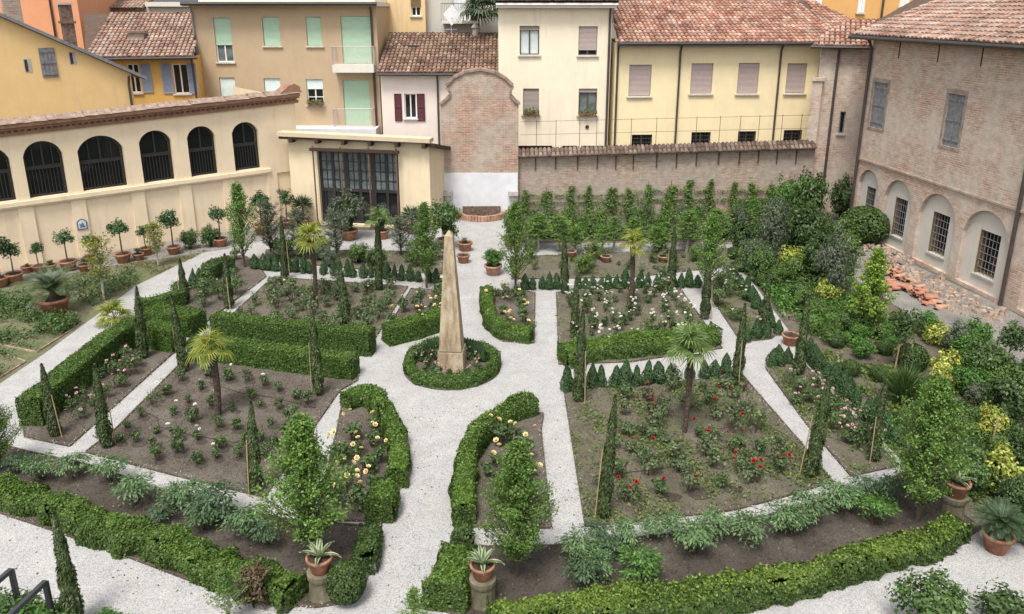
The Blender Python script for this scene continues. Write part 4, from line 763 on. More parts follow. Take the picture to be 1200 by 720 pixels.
# ------------------------------------------------------------------ vegetation makers
def resample(P, step):
    P = np.array(P, float); seg = np.linalg.norm(np.diff(P, axis=0), axis=1); L = seg.sum(); n = max(2, int(L/step)+1); t = np.linspace(0, L, n); c = np.concatenate([[0], np.cumsum(seg)])
    return np.stack([np.interp(t, c, P[:,k]) for k in range(P.shape[1])], axis=1), L
def hedge(path, h, w_, mat, label, seed, world=False, lump=0.04, L=0.05, dens=2300, group=None, name='clipped_hedge', cap=True, rnd=0.0, mat2=None):
    """swept box hedge: leaf surface round an inner mass of twigs"""
    rng = np.random.default_rng(seed)
    P = [tuple(p) for p in path] if world else [tuple(G(x, y, h)[:2]) for x, y in path]
    C_, Ln = resample(P, 0.12); T = nrm(np.gradient(C_, axis=0)); Nn = np.stack([-T[:,1], T[:,0]], axis=1)
    o0 = C_.mean(0); n = len(C_); t = empty(name, (o0[0], o0[1], 0), 0, label, 'hedge', group)
    Cl = C_-o0
    def prof(u):    # u 0..1 along the outline side-top-side -> (lateral, height, normal)
        per = 2*h+w_; d = u*per; lat = np.where(d < h, -w_/2, np.where(d < h+w_, d-h-w_/2, w_/2)); hh = np.where(d < h, d, np.where(d < h+w_, h, per-d))
        nl = np.where(d < h, -1.0, np.where(d < h+w_, 0.0, 1.0)); nz = np.where((d >= h) & (d < h+w_), 1.0, 0.0); return lat, hh, nl, nz
    per = 2*h+w_; k = int(Ln*per*dens); s = rng.random(k)*(n-1); u = rng.random(k)
    lat, hh, nl, nz = prof(u)
    if rnd > 0:    # rounded shoulders
        f = np.clip((hh-h*(1-rnd))/(h*rnd), 0, 1); lat = lat*(1-0.28*f*f); nl = nl*(1-0.5*f)+lat/(w_/2)*0.4*f; nz = nz+0.5*f; hh = hh-np.abs(lat)/(w_/2)*h*0.12*f
    i0 = np.clip(s.astype(int), 0, n-2); f = (s-i0)[:,None]
    c = Cl[i0]*(1-f)+Cl[i0+1]*f; nn = nrm(Nn[i0]*(1-f)+Nn[i0+1]*f)
    pos = np.column_stack([c+nn*lat[:,None], hh]); nor = np.column_stack([nn*nl[:,None], nz])
    dn = lump*(vnoise(pos, 1.1, seed)+0.7*vnoise(pos, 2.6, seed+1))+0.012*rng.normal(size=k)
    pos = pos+nrm(nor)*dn[:,None]; zf = (lump*1.2*vnoise(pos, 0.6, seed+2)+(2.0*lump*np.clip(vnoise(pos, 0.42, seed+9),-0.45,0.5) if rnd else 0))*(pos[:,2]/h); pos[:,2] += zf; pos[:,2] = np.maximum(pos[:,2], 0.02)
    V = [leafq(rng, pos, nor+np.array([0,0,0.12]), L, L*0.72, nj=0.32)]
    if rnd:                                 # young shoots standing above the surface
        tp = np.nonzero(hh > 0.8*h)[0]; tp = tp[rng.random(len(tp)) < 0.22]; ps = pos[tp]+np.column_stack([rng.normal(size=(len(tp),2))*0.012, 0.07*rng.random(len(tp))**1.5]); V.append(leafq(rng, ps, np.tile([0,0,0.6],(len(tp),1)), L, L*0.6, T=np.tile([0,0,1.0],(len(tp),1)), tj=0.7, nj=0.8)); nsh = len(tp)
    if cap:
        for e, sg in ((0, -1), (n-1, 1)):
            ke = int(w_*h*dens); la = (rng.random(ke)-0.5)*w_; hz = rng.random(ke)*h
            pe = np.column_stack([Cl[e]+Nn[e]*la[:,None]+T[e]*sg*(0.02+0.02*rng.random((ke,1))), hz]); ne = np.tile(np.append(T[e]*sg, 0.2), (ke,1)); V.append(leafq(rng, pe, ne, L, L*0.72))
    kk = 1 if rnd else int(Ln*w_*dens*0.12); s = rng.random(kk)*(n-1); i0 = s.astype(int); pt = np.column_stack([Cl[i0]+Nn[i0]*((rng.random(kk)-0.5)*w_)[:,None], h+lump+0.03*rng.random(kk)]); V.append(leafq(rng, pt, np.tile([0,0,1.0],(kk,1)), L, L*0.7, nj=0.9))
    me = quads_mesh('foliage', np.concatenate(V)); me.materials.append(MATS[mat])
    if mat2:                                # young upper leaves; on clipped hedges their lighter green also paints in top light
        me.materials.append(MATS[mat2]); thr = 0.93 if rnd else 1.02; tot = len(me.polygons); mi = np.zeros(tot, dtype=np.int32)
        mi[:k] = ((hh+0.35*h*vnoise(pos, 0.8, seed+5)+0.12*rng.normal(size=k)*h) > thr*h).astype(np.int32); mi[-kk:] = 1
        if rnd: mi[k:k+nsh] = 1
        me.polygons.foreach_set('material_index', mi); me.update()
    obj_from(me, 'foliage', None, t)
    iw, ih = w_/2-0.05-lump*(1.4 if rnd else 0.9), max(0.06, h-0.09-lump*(4.2 if rnd else 1.2)); m = MB(); ids = list(range(0, n, 2))
    if ids[-1] != n-1: ids.append(n-1)
    vs = []
    for i in ids:
        c_ = Cl[i]-T[i]*(0.05 if i == n-1 else -0.05 if i == 0 else 0)
        for la, z in ((-iw,0.0), (-iw,ih*0.85), (-iw*0.7,ih), (iw*0.7,ih), (iw,ih*0.85), (iw,0.0)): vs.append((*(c_+Nn[i]*la), z))
    q = len(ids); fs = [(a*6+j, a*6+j+1, (a+1)*6+j+1, (a+1)*6+j) for a in range(q-1) for j in range(5)]+[(5,4,3,2,1,0), tuple((q-1)*6+j for j in range(6))]
    m.add(vs, fs); m.build('twig_mass', 'twig_mass', t)
    return t
def clump_crown(rng, rx, ry, rz, cz, nc, nl, L, W, hollow=0.45, sig=0.2, flat=0.0, seed=1, under=0.35):
    D = nrm(rng.normal(size=(nc,3))); D[:,2] = np.where(D[:,2] < -under, -D[:,2]*0.5, D[:,2]); R = (hollow+(1-hollow)*rng.random((nc,1))**0.5)*(0.86+0.3*vnoise(D, 0.8, seed)[:,None])
    Cc = D*R; k = rng.integers(0, nc, nl); off = nrm(rng.normal(size=(nl,3)))*(rng.random((nl,1))**0.5)*sig*1.6
    q = Cc[k]+off; P = q*np.array([rx,ry,rz])+np.array([0,0,cz]); N = nrm(off+0.7*nrm(Cc[k]))*1.0+np.array([0,0,0.5])
    return leafq(rng, P, N, L, W, nj=0.6)
def stems(m, rng, n, r, h, rad=0.01, base=0.04):
    for i in range(n):
        a = rng.random()*2*pi; rr = r*(0.4+0.6*rng.random()); hh = h*(0.7+0.3*rng.random()); m.tube([(base*cos(a),base*sin(a),0),(rr*.5*cos(a),rr*.5*sin(a),hh*.55),(rr*cos(a),rr*sin(a),hh)], [rad,rad*.7,rad*.35], 4, False)
PROTO = {}
def proto(key, fn, n):
    PROTO[key] = [fn(np.random.default_rng(1000+hash_(key)+i)) for i in range(n)]
def hash_(s): return sum(ord(c)*(i+3) for i, c in enumerate(s)) % 9973
def mk(me, mat):
    me.materials.append(MATS[mat]); return me
CNT = {}
def plant(key, name, loc, label, cat, group=None, sc=1.0, rz=None, variant=None):
    k = CNT.get(key, 0); CNT[key] = k+1; v = PROTO[key][(k if variant is None else variant) % len(PROTO[key])]
    t = empty(name, loc, (k*2.399) % 6.283 if rz is None else rz, label, cat, group, sc)
    for nm, me in v:
        o = bpy.data.objects.new(nm, me); COL.objects.link(o); o.parent = t
    return t

def f_cypress(rng):          # 2.2 m slim column of upright sprays
    h = 2.2; n = 5200; z = rng.random(n)**0.9; a = rng.random(n)*2*pi
    r = 0.128*np.clip(np.minimum(z/0.06+0.45, 1), 0, 1)*np.clip((1-z)/0.75, 0, 1)**0.6*(0.8+0.3*np.sin(z*23+a*2+rng.random()*6)*0.5+0.25*rng.random(n)); r = r*(0.72+0.4*rng.random(n))
    P = np.column_stack([r*np.cos(a), r*np.sin(a), 0.06+z*h]); N = np.column_stack([np.cos(a), np.sin(a), np.full(n, 0.3)])
    V = leafq(rng, P, N, 0.085, 0.026, T=np.column_stack([0.15*np.cos(a), 0.15*np.sin(a), np.ones(n)]), tj=0.25, nj=0.35)
    core = MB().lathe([(0.02,0.0),(0.075,0.12),(0.095,0.5),(0.09,1.1),(0.055,1.7),(0.01,2.15)], 7)
    st = MB().tube([(0.17,-0.06,0),(0.13,-0.07,1.1+0.3*rng.random())], 0.011, 5)
    return [('foliage', mk(quads_mesh('foliage', V), 'cypress')), ('trunk', mk(core.mesh('trunk'), 'twig_mass')), ('stake', mk(st.mesh('stake'), 'cane'))]
proto('cypress', f_cypress, 4)
def f_cone(rng):             # 0.55 m little clipped cone
    h = 0.52; n = 1500; z = rng.random(n); a = rng.random(n)*2*pi; r = 0.14*np.clip((1-z)/rng.uniform(.55,.9), 0, 1)**rng.uniform(.55,.85)*(1+0.14*np.sin(a*2+z*9+rng.random()*6))*np.minimum(1, z*6+0.6)*(0.9+0.2*rng.random(n))
    P = np.column_stack([r*np.cos(a), r*np.sin(a), 0.03+z*h]); N = np.column_stack([np.cos(a), np.sin(a), np.full(n, 0.5)])
    V = leafq(rng, P, N, 0.042, 0.022, T=np.column_stack([0.3*np.cos(a), 0.3*np.sin(a), np.ones(n)]), tj=0.4, nj=0.45)
    return [('foliage', mk(quads_mesh('foliage', V), 'cone')), ('stem', mk(MB().lathe([(0.05,0),(0.1,0.06),(0.1,0.25),(0.02,0.47)], 7).mesh('stem'), 'twig_mass'))]
proto('cone', f_cone, 7)
def f_rose(mat, n=230, r=0.2, h=0.42):
    def f(rng):
        r_, h_ = r*rng.uniform(.75,1.25), h*rng.uniform(.75,1.3); m = MB(); stems(m, rng, 9, r_*1.1, h_*1.1, 0.008); V = clump_crown(rng, r_, r_*rng.uniform(.7,1.1), h_*0.45, h_*0.58, int(rng.integers(8,16)), int(n*rng.uniform(.6,1.2)), 0.062, 0.042, 0.35, 0.3, seed=int(rng.integers(99)), under=0.7)
        return [('foliage', mk(quads_mesh('foliage', V), mat)), ('stem', mk(m.mesh('stem'), 'bark'))]
    return f
proto('rose', f_rose('rose_leaf'), 10); proto('rose_grey', f_rose('rose_grey', 260, 0.24, 0.42), 9); proto('rose_big', f_rose('rose_leaf', 620, 0.36, 0.62), 3); proto('rose_red', f_rose('red_leaf', 130, 0.18, 0.35), 2)
def f_peony(mat, n=520):
    def f(rng):              # 0.7 m mound of divided leaves
        m = MB(); stems(m, rng, 9, 0.36, 0.5, 0.01); V = []
        for i in range(26):
            a = rng.random()*2*pi; rr = 0.42*rng.random()**0.6; c = np.array([rr*cos(a), rr*sin(a), 0.3+0.34*sqrt(max(0,1-(rr/0.48)**2))*(0.75+0.4*rng.random())]); k = 22
            q = c+np.column_stack([rng.normal(size=(k,2))*0.085, rng.normal(size=k)*0.03]); out = q-c+np.array([0.2*cos(a),0.2*sin(a),-0.1]); V.append(leafq(rng, q, np.tile([0.25*cos(a),0.25*sin(a),1.0],(k,1)), 0.095, 0.034, T=out*6, tj=0.5, nj=0.35))
        V.append(clump_crown(rng, 0.36, 0.36, 0.25, 0.3, 14, 200, 0.085, 0.035, 0.3, 0.3))
        return [('foliage', mk(quads_mesh('foliage', np.concatenate(V)), mat)), ('stem', mk(m.mesh('stem'), 'bark'))]
    return f
proto('peony', f_peony('peony'), 4); proto('peony_dark', f_peony('peony_dark'), 3); proto('peony_lush', f_peony('lush'), 2)
def f_shrub(mat, r=0.5, h=1.0, nc=55, n=2600, L=0.07, W=0.045, hollow=0.4, sig=0.2):
    def f(rng):
        m = MB(); stems(m, rng, 7, r*0.7, h*0.7, 0.018, 0.06); V = clump_crown(rng, r, r, h*0.5, h*0.53, nc, n, L, W, hollow, sig, seed=int(rng.integers(99)), under=0.85)
        m2 = m.lathe([(r*0.1,0.12*h),(r*0.34,0.34*h),(r*0.34,0.6*h),(r*0.1,0.78*h)], 7)
        return [('foliage', mk(quads_mesh('foliage', V), mat)), ('branches', mk(m2.mesh('branches'), 'twig_mass'))]
    return f
for key, mat, kw in (('shrub','shrub',{}), ('shrub_dark','shrub_dark',{}), ('shrub_wall','climber',dict(n=1500,sig=0.26)), ('shrub_lime','tree_lime',{}), ('shrub_olive','olive',dict(n=2600,L=0.075,W=0.022)), ('variegated','variegated',dict(n=1300,L=0.1,W=0.06,sig=0.25)), ('shrub_lush','lush',{}), ('shrub_lemon','lemon',dict(L=0.085)), ('shrub_red','red_leaf',dict(n=1500))):
    proto(key, f_shrub(mat, **kw), 3)
def f_ball(rng):             # clipped sphere, unit radius 0.5
    n = 3200; D = nrm(rng.normal(size=(n,3))); D[:,2] = np.where(D[:,2] < -0.75, -D[:,2], D[:,2]); P = D*(0.48+0.03*rng.random((n,1)))+np.array([0,0,0.47]); V = leafq(rng, P, D+np.array([0,0,0.2]), 0.06, 0.042, nj=0.5)
    return [('foliage', mk(quads_mesh('foliage', V), 'hedge_dark')), ('stem', mk(MB().lathe([(0.1,0),(0.36,0.2),(0.43,0.47),(0.3,0.76),(0.05,0.88)], 10).mesh('stem'), 'twig_mass'))]
proto('ball', f_ball, 2)
def f_tree(mat, nb=95, R=0.55, h=2.6, n=6500, h0=0.28, up=1.3, L=0.07, W=0.042, prof=0, bark='bark'):
    def f(rng):              # upright young tree: trunk, rising limbs, leaves along the twigs
        m = MB(); m.tube([(0,0,0),(0.02,0.01,h*0.4),(0,0.02,h*0.92)], [0.04,0.028,0.006], 6); V = []; per = n//nb
        for i in range(nb):
            f_ = (i+rng.random())/nb; z = h0+(h-h0)*f_*0.93; pr = (1-f_)**0.95*(0.8+0.2*min(1, f_*6)) if prof == 0 else max(0.1, sin(pi*min(1, f_*0.85+0.12)))
            ln = R*pr*(0.45+0.75*rng.random())+0.06; a = i*2.39996+rng.random()*0.7; d = np.array([cos(a), sin(a), up*(0.7+0.5*rng.random())]); e = np.array([0,0,z])+d*ln
            if z+d[2]*ln > h*1.04: e[2] = h*(0.97+0.07*rng.random())
            m.tube([(0,0,z), (np.array([0,0,z])+e)/2+np.array([cos(a)*0.02,sin(a)*0.02,-0.02]), e], [0.012,0.008,0.003], 3, False)
            t = rng.random((per,1))**0.6; q = np.array([0,0,z])*(1-t)+e*t+rng.normal(size=(per,3))*0.045; V.append(leafq(rng, q, np.tile([0.4*cos(a),0.4*sin(a),0.6],(per,1)), L, W, T=np.tile(d,(per,1)), tj=0.8, nj=0.7))
        return [('crown', mk(quads_mesh('crown', np.concatenate(V)), mat)), ('trunk', mk(m.mesh('trunk'), bark))]
    return f
proto('tree', f_tree('tree_light', nb=80, n=6500, up=1.5, R=0.6, L=0.05, W=0.028), 3); proto('tree_big', f_tree('tree_light', nb=120, n=15500, R=0.66, up=1.3, h0=0.26, L=0.043, W=0.023), 3); proto('tree_lime', f_tree('tree_lime', R=0.7, up=0.9), 2)
proto('tree_thin', f_tree('tree_light', nb=45, R=0.5, n=1700, h0=0.6, up=1.1, prof=0, L=0.06, W=0.034, bark='bark_pale'), 3); proto('tree_yellow', f_tree('tree_yellow', nb=50, R=0.4, n=1500, h0=0.8, prof=1, bark='bark_pale'), 2); proto('tree_olive', f_tree('olive', nb=70, R=0.55, n=4000, h0=0.4, prof=1, L=0.085, W=0.026), 2)
def f_standard(mat):
    def f(rng):
        m = MB(); m.tube([(0,0,0),(0.02,0,0.6),(0,0,1.1)], [0.03,0.024,0.015], 6)
        for i in range(7): a = i*0.9; m.tube([(0,0,0.85+0.03*i),(0.2*cos(a),0.2*sin(a),1.2)], [0.012,0.005], 3, False)
        V = clump_crown(rng, 0.36, 0.36, 0.42, 1.15, 26, 950, 0.085, 0.046, 0.35, 0.26, seed=int(rng.integers(99)), under=0.8)
        return [('crown', mk(quads_mesh('crown', V), mat)), ('trunk', mk(m.mesh('trunk'), 'bark'))]
    return f
proto('standard', f_standard('lemon'), 5); proto('standard_dark', f_standard('shrub_dark'), 2)
# flowers: two rings of cupped petals
def f_flower(mat, R=0.05):
    def f(rng):
        V = []
        for ring, (k, tilt, rr) in enumerate(((6, 0.5, 1.0), (6, 0.95, 0.85), (4, 1.3, 0.7))):
            for i in range(k):
                a = 2*pi*i/k+ring*0.5; d = np.array([cos(a)*cos(tilt), sin(a)*cos(tilt), sin(tilt)]); s_ = np.array([-sin(a), cos(a), 0]); c = np.array([0,0,0.0])
                V += [c, d*R*rr*0.6+s_*R*rr*0.62, d*R*rr+np.array([0,0,R*0.15]), d*R*rr*0.6-s_*R*rr*0.62]
        return mk(quads_mesh('flower', np.array(V)), mat)
    return f
FL = {k: [f_flower(mt, 0.052)(np.random.default_rng(i)) for i in range(2)] for k, mt in (('white','petal_white'), ('yellow','petal_yellow'), ('red','petal_red'), ('pink','petal_pink'))}
def flowers(t, col, n, r, z, rng, sc=1.0):
    for i in range(n):
        a = rng.random()*2*pi; rr = r*sqrt(rng.random()); o = bpy.data.objects.new('flower', FL[col][i % 2]); COL.objects.link(o); o.parent = t
        o.location = (rr*cos(a), rr*sin(a), z*(0.85+0.3*rng.random())); s_ = sc*(0.75+0.5*rng.random())/t.scale[0]; o.scale = (s_,)*3; o.rotation_euler = (rng.normal()*0.4, rng.normal()*0.4, a)

# ------------------------------------------------------------------ hedges
hd = [
 ('H0', [(32,468),(60,447),(95,418),(135,386),(160,373)], 0.68, 0.55, 'hedge', 'long clipped box hedge with square top along the outer left path', 'clipped_hedge', 0.025, 0),
 ('H0b', [(172,378),(207,384)], 0.68, 0.5, 'hedge', 'short clipped hedge arm closing the narrow pink rose bed', 'clipped_hedge', 0.025, 0),
 ('H1', [(224,397),(260,399),(300,404),(360,412),(415,418)], 0.58, 0.44, 'hedge', 'long curved clipped hedge behind the white rose bed', 'clipped_hedge', 0.025, 0),
 ('H2', [(252,368),(300,374.5),(360,381),(435,387)], 0.7, 0.44, 'hedge', 'long clipped hedge in front of the bare grey-green shrub bed', 'clipped_hedge', 0.025, 0),
 ('H3', [(176,362),(205,365),(230,368)], 0.6, 0.75, 'hedge', 'square clipped hedge block at the crossing of the left paths', 'clipped_hedge', 0.025, 0),
 ('H4', [(244,311),(258,304),(270,301)], 0.55, 0.5, 'hedge_dark', 'dark clipped hedge at the far end of the outer left path', 'clipped_hedge', 0.03, 0),
 ('H4b', [(160,352),(183,349),(212,340)], 0.5, 0.4, 'hedge', 'low clipped hedge beside the small lime shrub on the left path', 'clipped_hedge', 0.03, 0),
 ('H5', [(453,382),(485,374),(518,364)], 0.55, 0.5, 'hedge', 'clipped hedge in front of the cream roses behind the obelisk', 'clipped_hedge', 0.025, 0),
 ('H6', [(405,460),(424,452),(441,459),(453,478),(465,505),(469,530),(465,550)], 0.42, 0.42, 'hedge_loose', 'loose curving hedge around the yellow rose bed, left of the main path', 'loose_hedge', 0.07, 0.6),
 ('H6b', [(450,561),(443,582)], 0.55, 0.5, 'hedge_loose', 'rounded hedge block ending the yellow rose bed by the main path', 'loose_hedge', 0.06, 0.6),
 ('H6c', [(434,614),(428,640),(424,652)], 0.35, 0.4, 'hedge_dark', 'low dark hedge between the columnar tree and the main gravel path', 'loose_hedge', 0.06, 0.6),
 ('H8', [(624,464),(604,470),(578,483),(558,503),(546,530),(543,560),(543,592)], 0.42, 0.42, 'hedge_loose', 'loose curving hedge around the narrow yellow rose bed, right of the main path', 'loose_hedge', 0.06, 0.6),
 ('H8b', [(543,613),(543,628)], 0.4, 0.35, 'hedge_dark', 'small dark hedge stub beside the gravel gap, right of the main path', 'loose_hedge', 0.05, 0.6),
 ('H9', [(540,640),(532,655),(524,672),(521,682)], 0.55, 0.7, 'hedge_loose', 'thick loose hedge beside the potted agave, right of the main path', 'loose_hedge', 0.08, 0.6),
 ('H10', [(660,405),(700,398),(750,394),(790,389),(838,381)], 0.52, 0.6, 'hedge_loose', 'bright loose hedge in front of the white rose bed with a palm', 'loose_hedge', 0.06, 0.6),
 ('H12', [(570,336),(571,352),(576,370),(592,381),(622,384)], 0.42, 0.42, 'hedge_loose', 'low hedge around the cream rose bed behind and right of the obelisk', 'loose_hedge', 0.05, 0.6),
 ('HFL', [(-60,552),(-15,564),(30,573),(62,582),(88,592),(105,604),(125,612),(150,617),(180,622),(210,634),(236,644),(262,655),(290,664),(320,672),(345,682)], 0.4, 0.54, 'hedge_loose', 'long lumpy hedge along the foreground path, left of the agave pedestal', 'loose_hedge', 0.08, 0.7),
 ('HFR', [(575,712),(612,708),(662,708),(705,704),(750,697),(800,690),(850,683),(890,676),(925,668),(960,660),(992,650),(1025,641),(1055,632),(1090,625),(1122,608)], 0.38, 0.52, 'hedge_yellow', 'long lumpy yellow-green hedge along the foreground path, right side', 'loose_hedge', 0.075, 0.7),
]
for i, (k, path, h, w_, mat, lab, nm, lump, rnd) in enumerate(hd):
    hedge(path, h, w_, mat, lab, 60+i*7, lump=lump, rnd=rnd, name=nm, L=0.042 if nm == 'clipped_hedge' else 0.05, dens=3600 if nm == 'clipped_hedge' else 3000, mat2={'hedge_loose':'hedge_young_toplit','hedge_yellow':'hedge_new','hedge':'hedge_young_toplit'}.get(mat))
hedge([(OB[0]+1.12*cos(2*pi*k/40), OB[1]+1.12*sin(2*pi*k/40)) for k in range(41)], 0.34, 0.27, 'hedge', 'round clipped hedge ring around the sandstone obelisk', 555, True, 0.05, 0.045, 2400, name='clipped_hedge', cap=False, rnd=0.5)

# ------------------------------------------------------------------ cypresses
cyp = [((66,512),430,'rose'), ((125,525),432,'rose'), ((168,420),338,'rose'), ((217,436),346,'slim dark cypress with a stake at the back corner of the white rose bed'), ((218,356),305,'slim dark cypress near the row of cones on the outer left path'), ((269,362),300,'slim dark cypress beside the left end of the hedged grey-green bed'),
 ((334,328),255,'slim dark cypress at the left end of the far cone row'), ((444,341),243,'tall dark cypress before the pavilion at the far cone row'), ((406,380),312,'slim dark cypress just behind the hedge of the grey-green bed'), ((374,464),362,'slim dark cypress with a pale stake against the long curved hedge'), ((299,577),475,'slim dark cypress with a stake at the front edge of the white rose bed'),
 ((678,471),365,'slim dark cypress at the gravel end of the cone row by the red roses'), ((673,397),325,'slim dark cypress behind the bright loose hedge'), ((662,345),275,'slim dark cypress at the near end of the far right cone row'), ((786,341),268,'slim dark cypress in the middle of the far right cone row'), ((706,608),466,'tall dark cypress with a stake in the front corner of the red rose bed'),
 ((863,452),357,'slim dark cypress at the back corner of the red rose bed'), ((826,374),306,'slim dark cypress beside the path corner of the far white rose bed'), ((895,391),320,'slim dark cypress in the far strip bed beside the diagonal cones'), ((935,440),348,'p'), ((949,560),438,'slim dark cypress with a stake at the outer edge of the red rose bed'), ((1023,541),450,'p')]
CL = {'rose': ('slim dark cypress with a stake in the narrow pink rose bed', 'cypresses of the narrow pink rose bed'), 'far': ('slim dark cypress standing around the far left quarter of the garden', 'cypresses of the far left quarter'), 'r': ('slim dark cypress standing around the white rose bed with the far palm', 'cypresses of the far right quarter'), 'p': ('slim dark cypress in the pink peony bed beside the diagonal row of cones', 'cypresses of the pink peony bed')}
for i, (q, yt, lab) in enumerate(cyp):
    P = G(*q); h = hgt(P, yt); P[2] = BEDZ-0.01; lb, gp = CL.get(lab, (lab, None)); t = plant('cypress', 'cypress_tree', P, lb, 'tree', gp, (0.95+0.07*(i % 3), 0.95+0.07*(i % 3), h/2.25))
    t.rotation_euler = (0.02*((i*7 % 5)-2), 0.02*((i*3 % 5)-2), i*1.1)
P = G(90, 735); h = hgt(P, 602); plant('cypress', 'cypress_tree', (P[0],P[1],0), 'tall ragged cypress beside the black stair railing', 'tree', None, (1.0,1.0,h/2.25))

# ------------------------------------------------------------------ rows of little cones
def cone_row(pts, label, group, sc=1.0):
    rng = random.Random(len(pts)*7+int(pts[0][0]))
    for q in pts:
        P = G(*q); s_ = sc*rng.uniform(0.8, 1.12); t = plant('cone', 'conical_shrub', (P[0]+rng.uniform(-.04,.04),P[1]+rng.uniform(-.04,.04),BEDZ-0.02), label, 'shrub', group, (s_*rng.uniform(.9,1.12), s_*rng.uniform(.9,1.12), s_*rng.uniform(0.85,1.2))); t.rotation_euler = (rng.uniform(-.08,.08), rng.uniform(-.08,.08), rng.random()*6)
cone_row([(600+v/4, 339.5-0.012*v/4) for v in (60,92,135,170,210,305,340,380,415,450,490,522,560,595,640,680,708,760,795,832,868)], 'small dark clipped cone in the row behind the white rose bed with a palm', 'row of cones, far right')
cone_row([(300+v/4, 316+0.075*v/4) for v in (-6,30,65,95,160,190,225,255,320,365,395,428,462,502,538,573,608,645,683,725,765,805,845)], 'small dark clipped cone in the row behind the grey-green shrub bed', 'row of cones, far left')
cone_row([(600+a/4, 360+c/4) for a, c in ((265,390),(375,378),(425,373),(477,374),(532,374),(585,371),(637,364),(685,355),(740,348),(838,341),(893,335),(943,328),(997,324))], 'small dark clipped cone in the row behind the red rose bed', 'row of cones, red rose bed', 1.12)
cone_row([(903,429),(914,428),(924,425)]+[(900+a/4, 360+c/4) for a, c in ((190,250),(215,280),(242,308),(272,338),(305,375),(343,412),(378,425),(410,478),(458,530),(508,572),(556,615),(596,650))], 'small dark clipped cone in the diagonal row beside the pink peony bed', 'row of cones, pink peony bed', 1.1)
cone_row([(855+6.2*i, 324+7.6*i) for i in range(10)]+[(874,400),(886,398),(897,396)], 'small dark clipped cone in the diagonal row under the yellow shrubs', 'row of cones, far right edge')
cone_row([(209+8*i, 349-5.6*i) for i in range(7)], 'small dark clipped cone in the row along the outer left path', 'row of cones, outer left path')
for k in range(26):
    a = radians(20+140*k/25); rr = 0.86; plant('cone', 'conical_shrub', (OB[0]+rr*cos(a), OB[1]+rr*sin(a), BEDZ), 'tiny upright box seedling inside the ring behind the obelisk', 'shrub', 'seedlings inside the obelisk ring', (0.55,0.55,0.85))

# ------------------------------------------------------------------ roses
rng = np.random.default_rng(7)
def rose(q, key, col, n, label, group, sc=1.0, fsc=1.0, name='rose_bush', world=False, fr=0.2, fz=0.5):
    P = np.array([q[0], q[1], 0]) if world else G(*q)
    if n: label = label+', in bloom'; group = group+', in bloom'
    s_ = sc*rng.uniform(0.7, 1.25); t = plant(key, name, (P[0],P[1],BEDZ-0.01), label, 'rose', group, s_)
    if n: flowers(t, col, n, fr, fz, rng, fsc)
    return P
wetP = []
blf = [(850,350),(970,328),(1075,348),(1160,352),(945,392),(780,418),(885,455),(990,470),(1095,490),(720,460),(665,520),(815,510),(905,545),(1025,568),(1110,580),(595,570),(640,640),(720,665),(740,600),(835,620),(930,630),(1035,670),(835,690),(1125,705),(1015,715),(1180,430),(1240,375),(1310,400),(1390,440),(1220,470),(1310,485),(1270,555),(1330,595),(1370,540),(1220,640),(1290,655),(1235,700),(1160,650),(560,640),(500,640),(1440,460),(1340,660),(930,740),(740,725)]
nf = {5:1,2:1,7:1,4:1,12:1,19:1,20:2,24:1,26:1,11:1}
for i, (a, c) in enumerate(blf):
    q = (a/4, 360+c/4); P = rose(q, 'rose', 'white', nf.get(i, 0), 'small green rose bush in the bare soil bed with white roses', 'rose bushes of the white bed', 0.78, 1.0, fz=0.45)
    wetP.append((P[0]+0.1, P[1]-0.08, 0.17))
brf = [(530,440),(630,430),(755,395),(895,395),(1000,385),(1040,440),(920,460),(965,525),(525,510),(650,510),(545,600),(670,570),(870,610),(1030,590),(720,650),(940,630),(760,710),(560,690),(470,670),(1130,590),(1080,500),(1050,690),(900,700),(640,610),(1160,690),(830,480),(720,520)]
brf = [(600+a/4, 360+c/4) for a, c in brf]+[(600+a/4, 540+c/4) for a, c in ((500,90),(545,195),(650,75),(690,165),(790,55),(830,150),(980,130),(1130,105),(945,40),(620,25),(1100,25),(1060,60),(1250,60),(1220,20),(420,130))]
rf = {1:1,5:2,6:1,9:1,7:1,12:1,13:1,27:1,28:3,30:1,32:2,34:3,39:3,4:1,17:1,22:1,38:2,11:1,36:1,21:2}
for i, q in enumerate(brf):
    P = rose(q, 'rose_grey' if i % 3 else 'rose', 'red', rf.get(i, 0), 'grey-green rose bush in the weedy bed of dark red roses', 'rose bushes of the red bed', 1.0, 0.95, fz=0.45)
    if i in (30,32,33): wetP.append((P[0]+0.2, P[1]-0.08, 0.26))
for q in ((640,445),(690,470),(1080,400)): rose((600+q[0]/4,360+q[1]/4), 'rose_red', 'red', 0, 'bronze-leaved rose bush among the dark red roses', 'bronze rose bushes of the red bed')
def grid_roses(key, bedk, n, col, frac, label, group, sc=1.0, fsc=1.0, nfl=(1,3), minD=0.42, seed=1, margin=None):
    r2 = np.random.default_rng(seed); S = scatter(BEDS[bedk], n*14, r2); got = []
    ctr = np.array(BEDS[bedk]).mean(0)
    for p in S:
        p = ctr+(p-ctr)*0.88
        if all((p[0]-g_[0])**2+(p[1]-g_[1])**2 > minD**2 for g_ in got): got.append(p)
        if len(got) >= n: break
    for p in got: rose(p, key, col, int(r2.integers(*nfl)) if r2.random() < frac else 0, label, group, sc, fsc, world=True)
grid_roses('rose_grey', 'BLB', 64, 'white', 0.12, 'grey-green low shrub in the bed around the pale palm', 'shrubs of the grey-green bed', 0.95, 0.7, minD=0.38, seed=3)
grid_roses('rose', 'BRB', 60, 'white', 0.9, 'rose bush with white roses in the bed around the far palm', 'rose bushes of the far white bed', 0.85, 0.85, (1,6), 0.4, seed=4)
